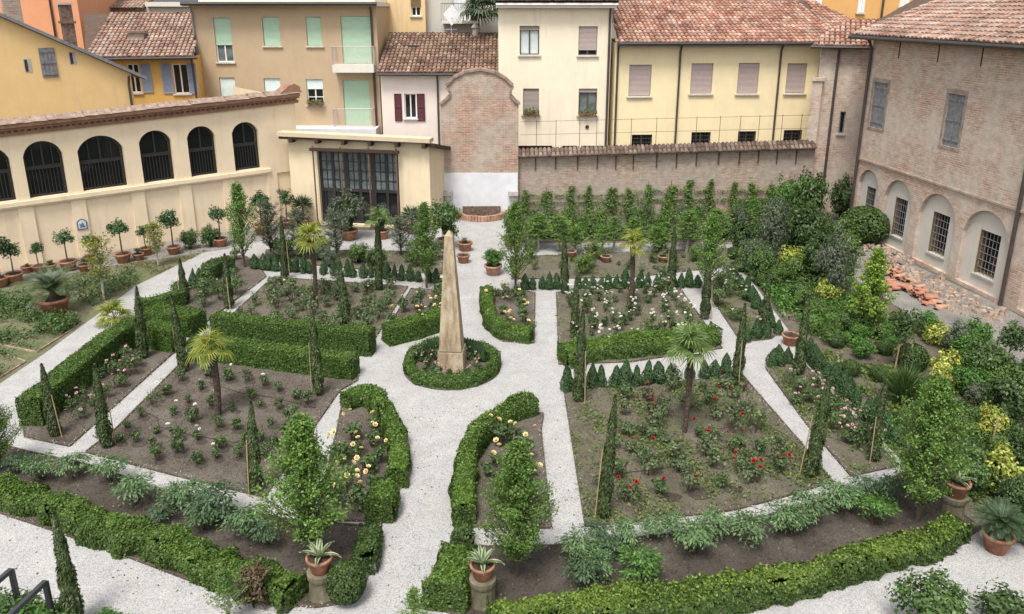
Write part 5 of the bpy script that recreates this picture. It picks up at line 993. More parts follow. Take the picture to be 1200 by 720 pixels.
grid_roses('rose', 'IRB', 14, 'yellow', 0.85, 'cream rose in the bed behind and right of the obelisk', 'cream roses behind the obelisk, right', 1.1, 1.15, (1,4), 0.3, seed=5)
grid_roses('rose', 'ILB', 12, 'yellow', 0.8, 'cream rose in the bed behind and left of the obelisk', 'cream roses behind the obelisk, left', 1.1, 1.15, (1,4), 0.3, seed=6)
grid_roses('rose_big', 'LLB', 13, 'white', 0.5, 'bushy rose in the far strip bed beside the outer left path', 'roses of the far left strip', 0.85, 0.8, (1,4), 0.5, seed=8)
grid_roses('rose_big', 'RRB', 10, 'white', 0.8, 'bushy white rose in the far strip bed beside the diagonal cones', 'roses of the far right strip', 0.8, 0.9, (2,5), 0.5, seed=9)
for q in ((110,478),(122,468),(140,455),(150,442),(95,492),(85,482),(132,432),(148,425),(118,445),(100,472),(160,432),(138,440)): rose(q, 'rose_big', 'pink', 3, 'bushy rose with pale pink flowers behind the long clipped hedge', 'pink roses of the narrow left bed', 0.66, 0.8, fr=0.3, fz=0.55)
for q in ((926,452),(940,462),(933,475),(958,458),(948,472),(985,498),(975,505),(1000,512),(990,520),(1010,500),(968,488),(962,475),(1005,525),(984,488),(1020,522)): rose(q, 'rose_big', 'pink', 4, 'bushy pink-flowered bush beside the diagonal row of cones', 'pink bushes of the right strip', 0.68, 0.75, fr=0.32, fz=0.55)
for q in ((415,518),(420,535),(437,525),(445,545),(430,555),(412,560),(405,575),(420,590),(400,545),(438,505),(440,580),(425,600),(395,595)): rose(q, 'rose', 'yellow', 2, 'pale yellow rose in the hedged bed left of the main path', 'yellow roses, left of the main path', 1.1, 1.15)
for q in ((585,525),(580,545),(600,520),(612,540),(620,560),(585,575),(600,590),(572,560),(620,590)): rose(q, 'rose', 'yellow', 2, 'pale yellow rose in the hedged bed right of the main path', 'yellow roses, right of the main path', 1.2, 1.2)
for k in range(16):
    a = 2*pi*k/16; rose((OB[0]+(0.62+0.12*(k%2))*cos(a), OB[1]+(0.62+0.12*(k%2))*sin(a)), 'rose', 'pink', 2, 'small pink rose planted around the foot of the obelisk', 'pink roses around the obelisk', 0.72, 0.6, world=True, fz=0.42)
m = MB(); r2 = random.Random(2)                                   # damp hollows dug beside the roses
for x, y, r in wetP:
    k = 9; rr = r*r2.uniform(0.7,1.1); m.add([(x+rr*r2.uniform(.75,1.1)*cos(2*pi*j/k), y+0.75*rr*r2.uniform(.75,1.1)*sin(2*pi*j/k), BEDZ+0.006) for j in range(k)], [tuple(range(k))])
tag(m.build('damp_soil', 'wet'), kind='stuff', label='damp dark patches of soil beside the rose bushes')
def hose(pts, lab): tag(MB().tube([(*G(x,y)[:2], BEDZ+0.015) for x, y in pts], 0.006, 5).build('drip_hose', 'hose'), lab, 'hose')
hose([(160,480),(185,492),(186,502),(225,512),(260,518),(330,530)], 'thin black drip hose winding through the white rose bed'); hose([(245,450),(280,462),(320,468),(370,480)], 'thin black drip hose between the palm and the cypress in the white rose bed')
hose([(700,560),(770,552),(820,546),(880,535),(920,540)], 'thin black drip hose across the red rose bed'); hose([(425,540),(424,560),(420,590)], 'thin black drip hose in the hedged yellow rose bed')

# ------------------------------------------------------------------ peonies in the front strips
for q, s_, key in (((51,563),1.0,'peony'),((88,562),1.0,'peony'),((132,566),1.05,'peony'),((160,592),1.15,'peony'),((192,612),0.7,'peony_dark'),((222,600),1.1,'peony'),((258,612),1.4,'peony_dark'),((290,630),1.1,'peony'),((20,556),0.8,'peony_dark'),((312,640),0.9,'peony_dark'),((206,596),0.9,'peony'),((240,622),0.9,'peony')):
    plant(key, 'peony_bush', (*G(*q)[:2], BEDZ), ('leafy blue-green' if key == 'peony' else 'darker leafy')+(' large' if s_ > 1.12 else ' small' if s_ < 0.85 else '')+' peony bush in the front strip left of the main path', 'peony', ('' if key == 'peony' else 'dark ')+('large ' if s_ > 1.12 else 'small ' if s_ < 0.85 else '')+'peonies of the left front strip', s_*0.72)
for q, s_, key in (((677,657),1.0,'peony'),((700,642),0.9,'peony_dark'),((735,640),0.9,'peony'),((682,692),1.0,'peony_dark'),((812,650),1.15,'peony'),((835,632),1.0,'peony'),((875,640),1.1,'peony'),((912,626),1.1,'peony'),((945,615),1.15,'peony'),((978,602),1.15,'peony'),((1008,585),0.9,'peony_dark'),((1040,588),1.0,'peony_dark'),((765,632),0.8,'peony'),((790,630),0.8,'peony'),((715,658),0.8,'peony_dark'),((928,626),0.9,'peony'),((994,600),0.9,'peony'),((700,682),0.9,'peony')):
    plant(key, 'peony_bush', (*G(*q)[:2], BEDZ), ('leafy blue-green' if key == 'peony' else 'darker leafy')+(' large' if s_ > 1.12 else ' small' if s_ < 0.85 else '')+' peony bush in the front strip right of the main path', 'peony', ('' if key == 'peony' else 'dark ')+('large ' if s_ > 1.12 else 'small ' if s_ < 0.85 else '')+'peonies of the right front strip', s_*0.72)
plant('peony_lush', 'peony_bush', (*G(750,686)[:2], BEDZ), 'bright green leafy bush behind the yellow-green foreground hedge', 'bush', None, 0.85); plant('peony_lush', 'peony_bush', (*G(1024,616)[:2], BEDZ), 'single light green leafy bush on a bare stem in the right front strip', 'bush', None, 0.75)

# ------------------------------------------------------------------ trees
def tree(key, q, yt, wpx, label, name='young_tree', base=(0.55, 2.6), group=None, z=BEDZ):
    P = G(*q); h = hgt(P, yt); r = wpx*0.5*mpp(P); return plant(key, name, (P[0],P[1],z), label, 'tree', group, (r/base[0], r/base[0], h/base[1]))
tree('tree_big', (366,658), 487, 98, 'bushy light green columnar tree behind the agave pedestal left of the main path', 'columnar_tree')
tree('tree_big', (606,676), 517, 84, 'dense light green columnar tree behind the agave right of the main path', 'columnar_tree')
tree('tree_big', (1074,612), 442, 84, 'tall light green columnar tree beside the pedestal agave at the end of the front hedge', 'columnar_tree')
tree('tree', (500,338), 236, 42, 'airy light green tree just left of the obelisk', 'columnar_tree'); tree('tree', (287,314), 213, 44, 'airy light green tree at the end of the arcade wing', 'columnar_tree')
tree('tree', (604,343), 236, 42, 'airy light green tree between the obelisk and the far row of cones', 'columnar_tree'); tree('tree', (829,348), 249, 46, 'airy light green tree at the back corner of the far white rose bed', 'columnar_tree')
tree('tree_lime', (1016,392), 290, 56, 'feathery lime green tree in front of the heap of tiles', base=(0.7,2.6)); tree('tree_big', (2,553), 452, 50, 'light green columnar tree at the end of the long clipped hedge', 'columnar_tree')
tree('tree_yellow', (122,352), 278, 34, 'thin yellow-green sapling with a pale stem beside the potted cycad', 'sapling', (0.4,2.6)); tree('tree_yellow', (186,312), 262, 26, 'yellowing sapling in front of the potted citrus trees', 'sapling', (0.4,2.6))
rt = random.Random(77)
for i in range(11):
    x = 618+22*i+rt.uniform(-11,11); y = 294-4*(i > 8)+rt.uniform(-7,4)
    tree('tree_thin', (x,y), y-rt.uniform(26,56), rt.uniform(30,58), 'thin young tree with a pale stem beside the far gravel path', 'sapling', (0.5,2.6), 'young trees beside the far path')

# climbers on the garden wall
def f_climber(rng):
    h = 2.3; n = 560; z = rng.random(n)**1.15; z = z*rng.uniform(.72,1.0); w_ = 0.09+0.22*(1-z)**3; P = np.column_stack([rng.normal(size=n)*w_*0.75+0.05*np.sin(z*11+rng.random()*6), -np.abs(rng.normal(size=n))*0.07*(1+2*(1-z)), z*h]); V = leafq(rng, P, np.tile([0,-1.0,0.4],(n,1)), 0.085, 0.055, nj=0.6)
    k = 170; P2 = np.column_stack([(rng.random(k)-0.5)*1.1, np.full(k,-0.03), np.where(rng.random(k) < 0.5, 1.5, 0.95)+rng.normal(size=k)*0.06]); V2 = leafq(rng, P2, np.tile([0,-1.0,0.3],(k,1)), 0.07, 0.045)
    return [('foliage', mk(quads_mesh('foliage', np.concatenate([V,V2])), 'climber')), ('stem', mk(MB().tube([(0,-.02,0),(.03,-.02,1.2),(0,-.02,2.2)], [.02,.014,.006], 5).mesh('stem'), 'bark'))]
proto('climber', f_climber, 6)
for i, v in enumerate((60,160,275,358,465,547,640,748,830,930,1042,1125,1215,1300)):
    s, zt = GW.pl.at(600+v/4, 180+(145 if i < 6 else 115)/4); P = GW.pl.A+GW.pl.u*s-GW.pl.n*0.02
    if s < 13: plant('climber', 'climbing_plant', (P[0],P[1],0), 'climbing plant trained up the old brick garden wall', 'climber', 'climbers on the garden wall', (0.95+0.7*((i*37)%10)/10,1.2,zt/2.35), rz=GW.pl.ang)
rr = random.Random(17)
for i in range(66):          # bushy planting along the foot of that wall
    x = 622+rr.random()*300; P = G(x, 281-6*rr.random()-(x > 860)*8); k = rr.choice(['shrub','shrub_wall','shrub_wall','shrub_lush','shrub_olive'])
    plant(k, 'wall_shrub', (P[0],P[1],BEDZ-0.02), 'leafy shrub at the foot of the climbers along the garden wall', 'shrub', 'shrubs along the garden wall', (rr.uniform(.55,1.0),)*2+(rr.uniform(0.5,1.4),))

# ------------------------------------------------------------------ pots
def pot(t, r=0.25, h=0.36, mat='terracotta', z=0.0):
    MB().lathe([(r*0.68,z),(r*0.94,z+h*0.78),(r*0.96,z+h*0.8)], 20).build('pot_body', mat, t, True)
    MB().lathe([(r*0.95,z+h*0.8),(r*1.06,z+h*0.81),(r*1.06,z+h),(r*0.9,z+h),(r*0.86,z+h*0.86)], 20, close=False).build('pot_rim', mat, t, True)
    MB().lathe([(r*0.87,z+h*0.84),(r*0.87,z+h*0.9),(0.01,z+h*0.92)], 16, close=False).build('soil', 'potsoil', t)
def potted(key, q, yt, label, r=0.25, ph=0.36, name='potted_tree', cat='potted tree', group=None, mat='terracotta', base=1.55, wsc=1.0, z=0.01):
    P = G(*q); H_ = hgt(P, yt); t = empty(name, (P[0],P[1],z), 0, label, cat, group); pot(t, r, ph, mat)
    k = CNT.get(key, 0); CNT[key] = k+1; s_ = max(0.2, (H_-ph*0.85)/base)
    for nm, me in PROTO[key][k % len(PROTO[key])]:
        o = bpy.data.objects.new(nm, me); COL.objects.link(o); o.parent = t; o.location = (0,0,ph*0.88); o.scale = (s_*wsc, s_*wsc, s_); o.rotation_euler = (0,0,k*1.7)
    return t
for q, yt, r in (((2,336),276,0.3),((18,332),284,0.32),((47,320),284,0.25),((81,317),270,0.33),((107,309),276,0.26),((145,308),258,0.32),((172,299),264,0.26),((204,298),246,0.28),((259,289),242,0.3),((-22,342),285,0.3)):
    potted('standard', q, yt, 'round-headed citrus tree in a terracotta pot against the cream arcade wing', r*0.88, r*1.1, group='potted citrus along the arcade wing', wsc=1.2)
for q, yt in (((33,320),308),((99,318),300),((163,305),288),((60,318),302)):
    potted('rose', q, yt, 'small bushy plant in a low terracotta pot between the citrus trees', 0.2, 0.25, 'potted_plant', 'potted plant', 'small pots along the arcade wing', base=0.55, wsc=1.3)
P = G(232,292); plant('shrub', 'shrub', (P[0]-0.3,P[1],0), 'broad grey-green shrub against the arcade wing', 'shrub', None, (0.75,0.75,0.85)); plant('shrub', 'shrub', (P[0]+0.4,P[1]+0.3,0), 'green shrub between two citrus pots against the arcade wing', 'shrub', None, (0.75,0.75,0.85))
potted('standard', (308,275), 225, 'large citrus in a terracotta pot at the corner of the pavilion', 0.34, 0.42, wsc=1.3); potted('standard', (337,268), 222, 'slender dark citrus in a pot left of the pavilion doors', 0.26, 0.34)
potted('shrub_olive', (409,281), 226, 'wide grey-green olive bush in a pot before the pavilion doors', 0.36, 0.42, base=1.0, wsc=1.1); potted('shrub', (522,291), 232, 'leafy green shrub in a terracotta pot beside the basin', 0.3, 0.38, base=1.0, wsc=0.7)
potted('shrub_olive', (448,280), 240, 'pale green bush in a pot beside the pavilion post', 0.28, 0.36, base=1.0, wsc=0.8); potted('shrub_wall', (598,288), 242, 'tall green shrub in a pot on the right of the basin', 0.28, 0.36, base=1.0, wsc=0.65)
potted('rose', (545,294), 278, 'small green plant in a terracotta pot behind the obelisk', 0.28, 0.34, 'potted_plant', 'potted plant', base=0.5, wsc=1.4); potted('rose', (543,308), 297, 'low terracotta pot with a seedling just behind the obelisk', 0.24, 0.3, 'potted_plant', 'potted plant', base=0.5)
potted('shrub_lush', (578,322), 292, 'bright green bush in a pale terracotta pot beside the main path', 0.3, 0.36, 'potted_plant', 'potted plant', mat='terracotta_pale', base=1.0, wsc=1.2)
for q, yt in (((669,302),276),((691,304),290),((710,308),292),((777,308),290)):
    potted('tree_thin' if yt < 280 else 'rose_grey', q, yt, 'terracotta pot with a young plant on the strip bed by the far path', 0.2, 0.24, 'potted_plant', 'potted plant', 'pots on the far strip bed', mat='terracotta_pale', base=2.6 if yt < 280 else 0.5, z=BEDZ)
potted('rose', (926,404), 388, 'small plant in a terracotta pot at the end of the cross path', 0.24, 0.3, 'potted_plant', 'potted plant', base=0.5)

# palms ---------------------------------------------------------------------
def fan(rng, L=0.48, seg=17, pet=0.3, droop=0.35):
    V = []
    for i in range(seg):
        a = radians(-105+210*i/(seg-1)); d = np.array([cos(a), sin(a), 0.0]); sd_ = np.array([-sin(a), cos(a), 0]); l = L*(0.75+0.25*cos(a))*(0.9+0.2*rng.random()); b0 = np.array([pet,0,pet*0.6]); w_ = 0.022
        mid = b0+d*l*0.6+np.array([0,0,0.02]); tip = b0+d*l+np.array([0,0,-droop*l*rng.uniform(.5,1.2)])
        V += [b0-sd_*0.006, mid-sd_*w_, mid+sd_*w_, b0+sd_*0.006]; V += [mid-sd_*w_, tip-sd_*0.004, tip+sd_*0.004, mid+sd_*w_]
    V += [np.array([0,-.012,0]), np.array([pet,-.008,pet*.6]), np.array([pet,.008,pet*.6]), np.array([0,.012,0])]
    return quads_mesh('frond', np.array(V))
def palm(q, ytrunk, label, mat, nf=18, sc=1.0, tr=0.075, name='fan_palm', z=BEDZ, P=None):
    P = G(*q) if P is None else P; h = hgt(P, ytrunk) if ytrunk is not None else 0.12
    t = empty(name, (P[0],P[1],z), 0, label, 'palm'); r3 = np.random.default_rng(int(abs(P[0])*100)+5); m = MB(); pts = []; rad = []
    k = max(4, int(h/0.06))
    for i in range(k+1): f = i/k; pts.append((0.04*sin(f*3), 0.03*sin(f*2.2), h*f)); rad.append(tr*(0.85+0.3*f)*(1.06 if i % 2 else 0.97))
    m.tube(pts, rad, 9); 
    for i in range(110 if h > 0.4 else 0): a = r3.random()*6.28; zz = h*r3.random(); m.add([(tr*1.0*cos(a),tr*1.0*sin(a),zz),(tr*cos(a+.4),tr*sin(a+.4),zz),(tr*1.7*cos(a+.2),tr*1.7*sin(a+.2),zz+0.07)], [(0,1,2)])
    m.build('trunk', 'palm_bark', t); fr = [mk(fan(r3), mat) for _ in range(3)]
    for i in range(nf):
        o = bpy.data.objects.new('frond', fr[i % 3]); COL.objects.link(o); o.parent = t; f = i/nf; o.location = (pts[-1][0], pts[-1][1], h-0.05+0.1*(1-f)); o.rotation_euler = (r3.normal()*0.2, radians(-62+95*f), i*2.39996); s_ = sc*(0.85+0.25*r3.random()); o.scale = (s_,)*3
    return t
palm((256,488), 415, 'short fan palm with yellow-green crown in the white rose bed', 'palm', 16, 0.72); palm((370,357), 284, 'fan palm with pale yellow crown in the grey-green shrub bed', 'palm', 18, 0.85, 0.07)
palm((802,508), 412, 'large fan palm with drooping green fronds in the red rose bed', 'palm_green', 18, 0.78, 0.062); palm((738,364), 290, 'slim fan palm with a small yellow crown in the far white rose bed', 'palm', 11, 0.75, 0.07)
palm((134,380), None, 'low pale yellow fan palm beside the long clipped hedge', 'palm', 14, 0.85, 0.05); palm((446,341), 262, 'pale fan palm behind the cypress near the pavilion doors', 'palm_green', 10, 0.75, 0.06)
palm((700,40), None, 'drooping palm beside the balcony of the grey house', 'palm_dark', 20, 2.0, 0.15, 'garden_palm', 8.6, P=np.array([-1.55, 43.2, 0]))
def frond_pinnate(rng, L=0.75):
    V = []; n = 26; pts = [np.array([L*f, 0, L*(0.55*f-0.75*f*f)]) for f in np.linspace(0,1,n)]
    for i in range(2, n):
        f = i/n; ln = 0.17*sin(pi*min(1, f*0.95+0.05))**0.6+0.02; d = pts[i]-pts[i-1]; d /= np.linalg.norm(d)
        for s_ in (-1, 1):
            e = pts[i]+d*ln*0.55+np.array([0,s_*ln*0.8,0.03]); V += [pts[i]-d*0.01, (pts[i]+e)/2+d*0.012, e, (pts[i]+e)/2-d*0.012]
    for i in range(n-1): V += [pts[i]+np.array([0,-.006,0]), pts[i+1]+np.array([0,-.006,0]), pts[i+1]+np.array([0,.006,0]), pts[i]+np.array([0,.006,0])]
    return quads_mesh('frond', np.array(V))
def cycad(q, label, r, ph, n, sc, mat='palm_dark'):
    P = G(*q); t = empty('potted_cycad', (P[0],P[1],0.01), 0, label, 'potted palm'); pot(t, r, ph); r3 = np.random.default_rng(9)
    MB().lathe([(0.1,ph*.85),(0.13,ph+0.08),(0.07,ph+0.2)], 10).build('trunk', 'palm_bark', t); fr = [mk(frond_pinnate(r3), mat) for _ in range(2)]
    for i in range(n):
        o = bpy.data.objects.new('frond', fr[i % 2]); COL.objects.link(o); o.parent = t; f = i/n; o.location = (0,0,ph+0.15); o.rotation_euler = (r3.normal()*0.1, radians(-60+62*f), i*2.39996); s_ = sc*(0.85+0.3*r3.random()); o.scale = (s_,)*3
cycad((66,368), 'cycad with arching dark fronds in a large terracotta pot on the lawn', 0.42, 0.52, 30, 1.25); cycad((1166,645), 'dense spiky palm in a terracotta pot on the foreground gravel', 0.24, 0.34, 55, 0.58)
def yucca(q, label, sc, ph):
    P = G(*q); t = empty('potted_yucca', (P[0],P[1],0.01), 0, label, 'potted plant'); pot(t, 0.26, 0.34); r3 = np.random.default_rng(int(q[0])); n = 260; D = nrm(np.column_stack([r3.normal(size=(n,2)), r3.random(n)*1.6-0.25])); Pp = D*0.3*sc+np.array([0,0,ph]); V = leafq(r3, Pp, np.cross(D, r3.normal(size=(n,3))), 0.42*sc, 0.035, T=D, tj=0.1, nj=0.1)
    obj_from(quads_mesh('foliage', V), 'foliage', 'palm_dark', t); MB().tube([(0,0,0.28),(0.02,0,ph)], [0.05,0.04], 7).build('trunk', 'palm_bark', t)
yucca((483,274), 'spiky blue-green yucca in a pot right of the pavilion doors', 1.0, 0.75); yucca((356,266), 'spiky dark yucca in a pot left of the pavilion doors', 1.0, 0.95)
def agave(q, yt, label, plab, r=0.2, top=None, sc=1.0, pw=0.21):
    P = G(*q); hp = 0.46 if top is None else top
    t = empty('stone_pedestal', (P[0],P[1],0.02), 0.1, plab, 'pedestal'); MB().lathe([(pw*1.05,0),(pw*0.98,0.06),(pw*0.9,hp-0.1)], 14).build('shaft', 'mossy_stone', t, False); MB().lathe([(pw*1.0,hp-0.1),(pw*1.03,hp-0.06),(pw*1.03,hp)], 14).build('top_slab', 'mossy_stone', t)
    t = empty('potted_agave', (P[0],P[1],hp+0.022), 0, label, 'potted agave'); pot(t, r, r*1.35)
    z0 = r*1.2
    for i in range(13):
        f = i/13; az_ = i*2.39996; ang = radians(28+52*f); L = (0.35-0.07*f)*sc; m = MB(); k = 6; vs = []
        for j in range(k+1):
            u = j/k; w_ = 0.042*sc*(sin(pi*(0.25+0.75*u))**0.8 if u < 1 else 0.02); a2 = ang-0.5*u*u*(1-f); x = L*u*cos(a2); z = z0+L*u*sin(a2); vs += [(x,-w_,z+0.014),(x,0,z-0.004),(x,w_,z+0.014)]
        m.add(vs, [(j*3+c,j*3+c+1,j*3+c+4,j*3+c+3) for j in range(k) for c in range(2)]); o = m.build('leaf', 'agave', t); o.rotation_euler = (0,0,az_)
        st = MB().add([(p[0]*0.99,p[1]*0.42,p[2]+0.006) for p in vs], [(j*3+c,j*3+c+1,j*3+c+4,j*3+c+3) for j in range(k) for c in range(2)]).build('leaf_stripe', 'peony', o)
agave((378,698), 640, 'variegated agave in a terracotta pot on the pedestal left of the main path', 'mossy stone pedestal under the agave, left of the main path', 0.2)
agave((566,706), 650, 'variegated agave in a terracotta pot on the pedestal right of the main path', 'mossy stone pedestal under the agave, right of the main path', 0.19, sc=1.0)
agave((1114,606), 555, 'pale agave in a terracotta pot beside the tall columnar tree', 'mossy stone pedestal beside the tall columnar tree', 0.22, 0.45)
plant('ball', 'round_shrub', (*G(407,704)[:2],0.03), 'rounded loose box bush beside the left agave pedestal', 'shrub', None, (0.62,0.6,0.68)); plant('shrub_red', 'shrub', (*G(300,712)[:2],0.03), 'reddish thin shrub at the end of the foreground hedge', 'shrub', None, (0.7,0.6,0.8))

# ------------------------------------------------------------------ the loosely planted right side
def sh(key, q, yt, wpx, label, name='shrub', cat='shrub', group=None, base=(0.5, 1.0)):
    P = G(*q); h = hgt(P, yt); r = wpx*0.5*mpp(P); return plant(key, name, (P[0],P[1],0.0), label, cat, group, (r/base[0], r/base[0], h/base[1]))
sh('ball', (1010,284), 243, 56, 'large dense rounded dark green bush against the brick arches', 'round_shrub', base=(0.5,0.97)); sh('shrub_dark', (985,262), 208, 34, 'upright conifer bush in the corner by the brick building', 'conifer')
sh('shrub', (943,268), 196, 44, 'tall leafy shrub at the end of the garden wall'); sh('shrub_lush', (918,262), 205, 36, 'bushy green shrub under the last climbers of the garden wall'); sh('shrub_olive', (905,305), 232, 42, 'tall grey-green shrub behind the yellow shrubs'); sh('shrub_dark', (940,300), 240, 50, 'wide dark shrub behind the yellow shrubs')
sh('shrub_olive', (975,352), 268, 44, 'loose grey-green shrub beside the lime green tree'); sh('shrub_dark', (955,330), 270, 40, 'dark bushy shrub behind the grey-green one'); sh('shrub', (890,330), 290, 36, 'green shrub behind the diagonal cones'); sh('shrub_dark', (868,300), 258, 34, 'dark bushy shrub at the end of the far path')
for q, yt, wpx, lab in (((880,312),284,24,'small bright yellow shrub at the end of the far path'), ((926,318),290,30,'bright yellow variegated shrub in front of the dark shrubs'), ((968,356),326,30,'yellow variegated shrub beside the lime green tree'), ((1104,454),412,34,'tall yellow variegated shrub beside the tall columnar tree'), ((1097,404),380,30,'pale yellow shrub beside the dirt track'), ((1161,520),475,36,'yellow variegated shrub with a cane among dark shrubs'), ((1165,578),525,46,'large bright yellow shrub behind the potted spiky palm'), ((945,325),298,22,'small yellow shrub beside the grey-green shrub')):
    sh('variegated', q, yt, wpx, lab, 'variegated_shrub')
for q, r in (((980,407),8.5),((1036,415),9),((996,440),10),((1029,446),10),((1067,434),17),((1057,500),10.5),((1142,542),13),((860,304),8),((868,318),9),((893,335),8)):
    P = G(*q); s_ = 2*r*mpp(P); plant('ball', 'box_ball', (P[0],P[1],0), 'clipped dark green box ball on the right side planting', 'shrub', 'box balls of the right side', s_)
def tuft(q, yt, wpx, label, mat='palm_dark', n=900):
    P = G(*q); h = hgt(P, yt); r = wpx*.5*mpp(P); t = empty('grass_tuft', (P[0],P[1],0), 0, label, 'grass'); r3 = np.random.default_rng(int(q[0])); D = nrm(np.column_stack([r3.normal(size=(n,2))*0.75, 0.5+r3.random(n)])); f = r3.random((n,1)); Pp = D*np.array([r*1.3,r*1.3,h*1.05])*(0.25+0.45*f); V = leafq(r3, Pp, np.cross(D, r3.normal(size=(n,3))), h*0.62, 0.022, T=D, tj=0.15, nj=0.1); obj_from(quads_mesh('blades', V), 'blades', mat, t)
    MB().lathe([(r*.3,0),(r*.35,h*.3),(r*.1,h*.5)], 8).build('base', 'twig_mass', t)
tuft((1058,472), 425, 56, 'wide dark green grassy clump among the box balls', 'shrub')
def stand(q, yt, label, sc=1.0):
    P = G(*q); h = hgt(P, yt); return plant('standard_dark', 'standard_tree', (P[0],P[1],0), label, 'tree', None, (sc*h/1.55,)*2+(h/1.55,))
stand((1054,436), 362, 'dark round-headed tree on a stem with stakes beside the box balls', 0.95); stand((1177,446), 378, 'dark round-headed tree on a stem beside the dirt track', 0.95)
for q, yt in (((1048,436),405),((1063,436),404),((1160,530),490),((1195,540),505)): P = G(*q); h = hgt(P, yt); tag(MB().tube([(P[0],P[1],0),(P[0]+0.03,P[1],h)], 0.018, 5).build('garden_stake', 'cane'), 'bare wooden stake among the shrubs of the right side', 'stake', 'stakes of the right side')
for q, yt, wpx, key, lab in (((1148,450),395,48,'shrub','loose green shrub between the two round-headed trees and the columnar tree'), ((1175,500),440,60,'shrub_dark','big dark shrub at the edge of the picture above the yellow shrub'), ((1120,420),378,34,'shrub_olive','grey-green shrub beside the pale yellow shrub'), ((1195,560),510,50,'shrub_dark','dark shrub behind the large bright yellow shrub'), ((1190,610),560,46,'shrub_dark','dark leafy shrub beside the potted spiky palm'), ((1205,470),420,50,'shrub','green shrub under the dark round-headed tree at the dirt track'), ((1085,395),365,30,'shrub_lush','small green shrub at the foot of the tile heap'), ((1010,420),398,26,'shrub_lush','low leafy clump between the box balls'), ((1205,640),590,40,'shrub_dark','dark shrub at the outer edge of the foreground gravel')):
    sh(key, q, yt, wpx, lab)
plant('shrub', 'shrub', (*G(1086,745)[:2],0), 'round shrub with white flowers standing in the foreground gravel', 'shrub', None, (1.05,1.0,1.0))
T_ = bpy.data.objects[[o.name for o in bpy.data.objects if o.type == 'EMPTY' and o.get('label','').startswith('round shrub with white')][0]]
plant('shrub_dark', 'shrub', (*G(1188,748)[:2],0), 'dark shrub at the corner of the foreground gravel', 'shrub', None, (1.1,1.1,0.7))
for q, s_, key in (((10,740),0.9,'shrub'),((40,752),0.9,'shrub_lush'),((128,748),0.6,'shrub_lush'),((62,745),0.7,'shrub')): plant(key, 'shrub', (*G(*q)[:2],0), 'low leafy shrub around the foot of the black stair railing', 'shrub', 'shrubs by the stair railing', (s_,s_,s_*0.75))
plant('tree_thin', 'sapling', (*G(488,760)[:2],0), 'thin leafy sapling growing out of the main gravel path', 'tree', None, (0.6,0.6,0.42)); plant('tree_thin', 'sapling', (*G(270,735)[:2],0), 'thin sapling beside the reddish shrub in the foreground', 'tree', None, (0.6,0.6,0.42))

rr = random.Random(91)
def fill(n, poly, keys, label, group, lo, hi):
    Pp = px_poly(poly); r3 = np.random.default_rng(n)
    for p in scatter(Pp, n, r3):
        s_ = rr.uniform(lo, hi); plant(rr.choice(keys), 'border_shrub', (p[0],p[1],-0.01), label, 'shrub', group, (s_, s_, s_*rr.uniform(.75,1.25)))
fill(28, [(862,292),(955,266),(1000,292),(1000,335),(930,350),(880,330)], ['shrub','shrub_lush','shrub_wall','shrub_olive','shrub_wall'], 'leafy shrub in the dense planting before the large rounded bush', 'shrubs of the dense far right planting', .6, 1.1)
fill(40, [(930,348),(1000,338),(1065,390),(1050,408),(1000,412),(955,395)], ['shrub_lush','shrub_wall','shrub','peony_lush'], 'fresh green low shrub around the lime green tree', 'shrubs around the lime green tree', .45, .75)
fill(24, [(1085,400),(1130,400),(1200,455),(1200,520),(1140,480),(1100,470)], ['shrub','shrub_wall','shrub_lush','shrub_olive'], 'leafy shrub in the planting below the dirt track', 'shrubs below the dirt track', .5, .95)
fill(26, [(1100,490),(1200,520),(1200,610),(1150,600),(1110,560)], ['shrub','shrub_wall','shrub_lush'], 'leafy shrub around the yellow shrubs beside the foreground gravel', 'shrubs around the yellow shrubs', .4, .75)

fill(26, [(605,304),(850,294),(850,312),(740,323),(610,325)], ['rose_grey','rose_big','shrub_wall','rose'], 'small green plant on the strip bed by the far gravel path', 'plants of the far right strip bed', .5, .8)
def window_box(B, r, label, y=-0.16):
    s0, s1, z = r[0], r[1], r[2]; Lx = s1-s0; o = B.pl.A+B.pl.u*(s0+s1)/2-B.pl.n*0.1; t = empty('window_box', (o[0],o[1],z), B.pl.ang, label, 'window box')
    MB().box(-Lx/2+.05,Lx/2-.05,-0.08,0.08,0,0.15).build('box', 'terracotta', t); r3 = np.random.default_rng(int(s0*100)); k = 260; obj_from(quads_mesh('foliage', leafq(r3, np.column_stack([(r3.random(k)-.5)*Lx, r3.normal(size=k)*.09-.04, .12+r3.normal(size=k)*.09]), np.tile([0,-.5,1.0],(k,1)), .08, .05)), 'foliage', 'shrub', t)
    return t
window_box(CH, CH.pl.rect(613,104,631.5,134), 'leafy window box below the closed brown blind of the cream house'); window_box(CH, CH.pl.rect(678,104,699.5,135), 'leafy window box below the curtained window of the cream house')
t = window_box(TB, TB.pl.rect(359.5,93,379,123), 'flowering window box on the tan apartment block'); flowers(t, 'pink', 5, 0.25, 0.22, rng, 0.9)

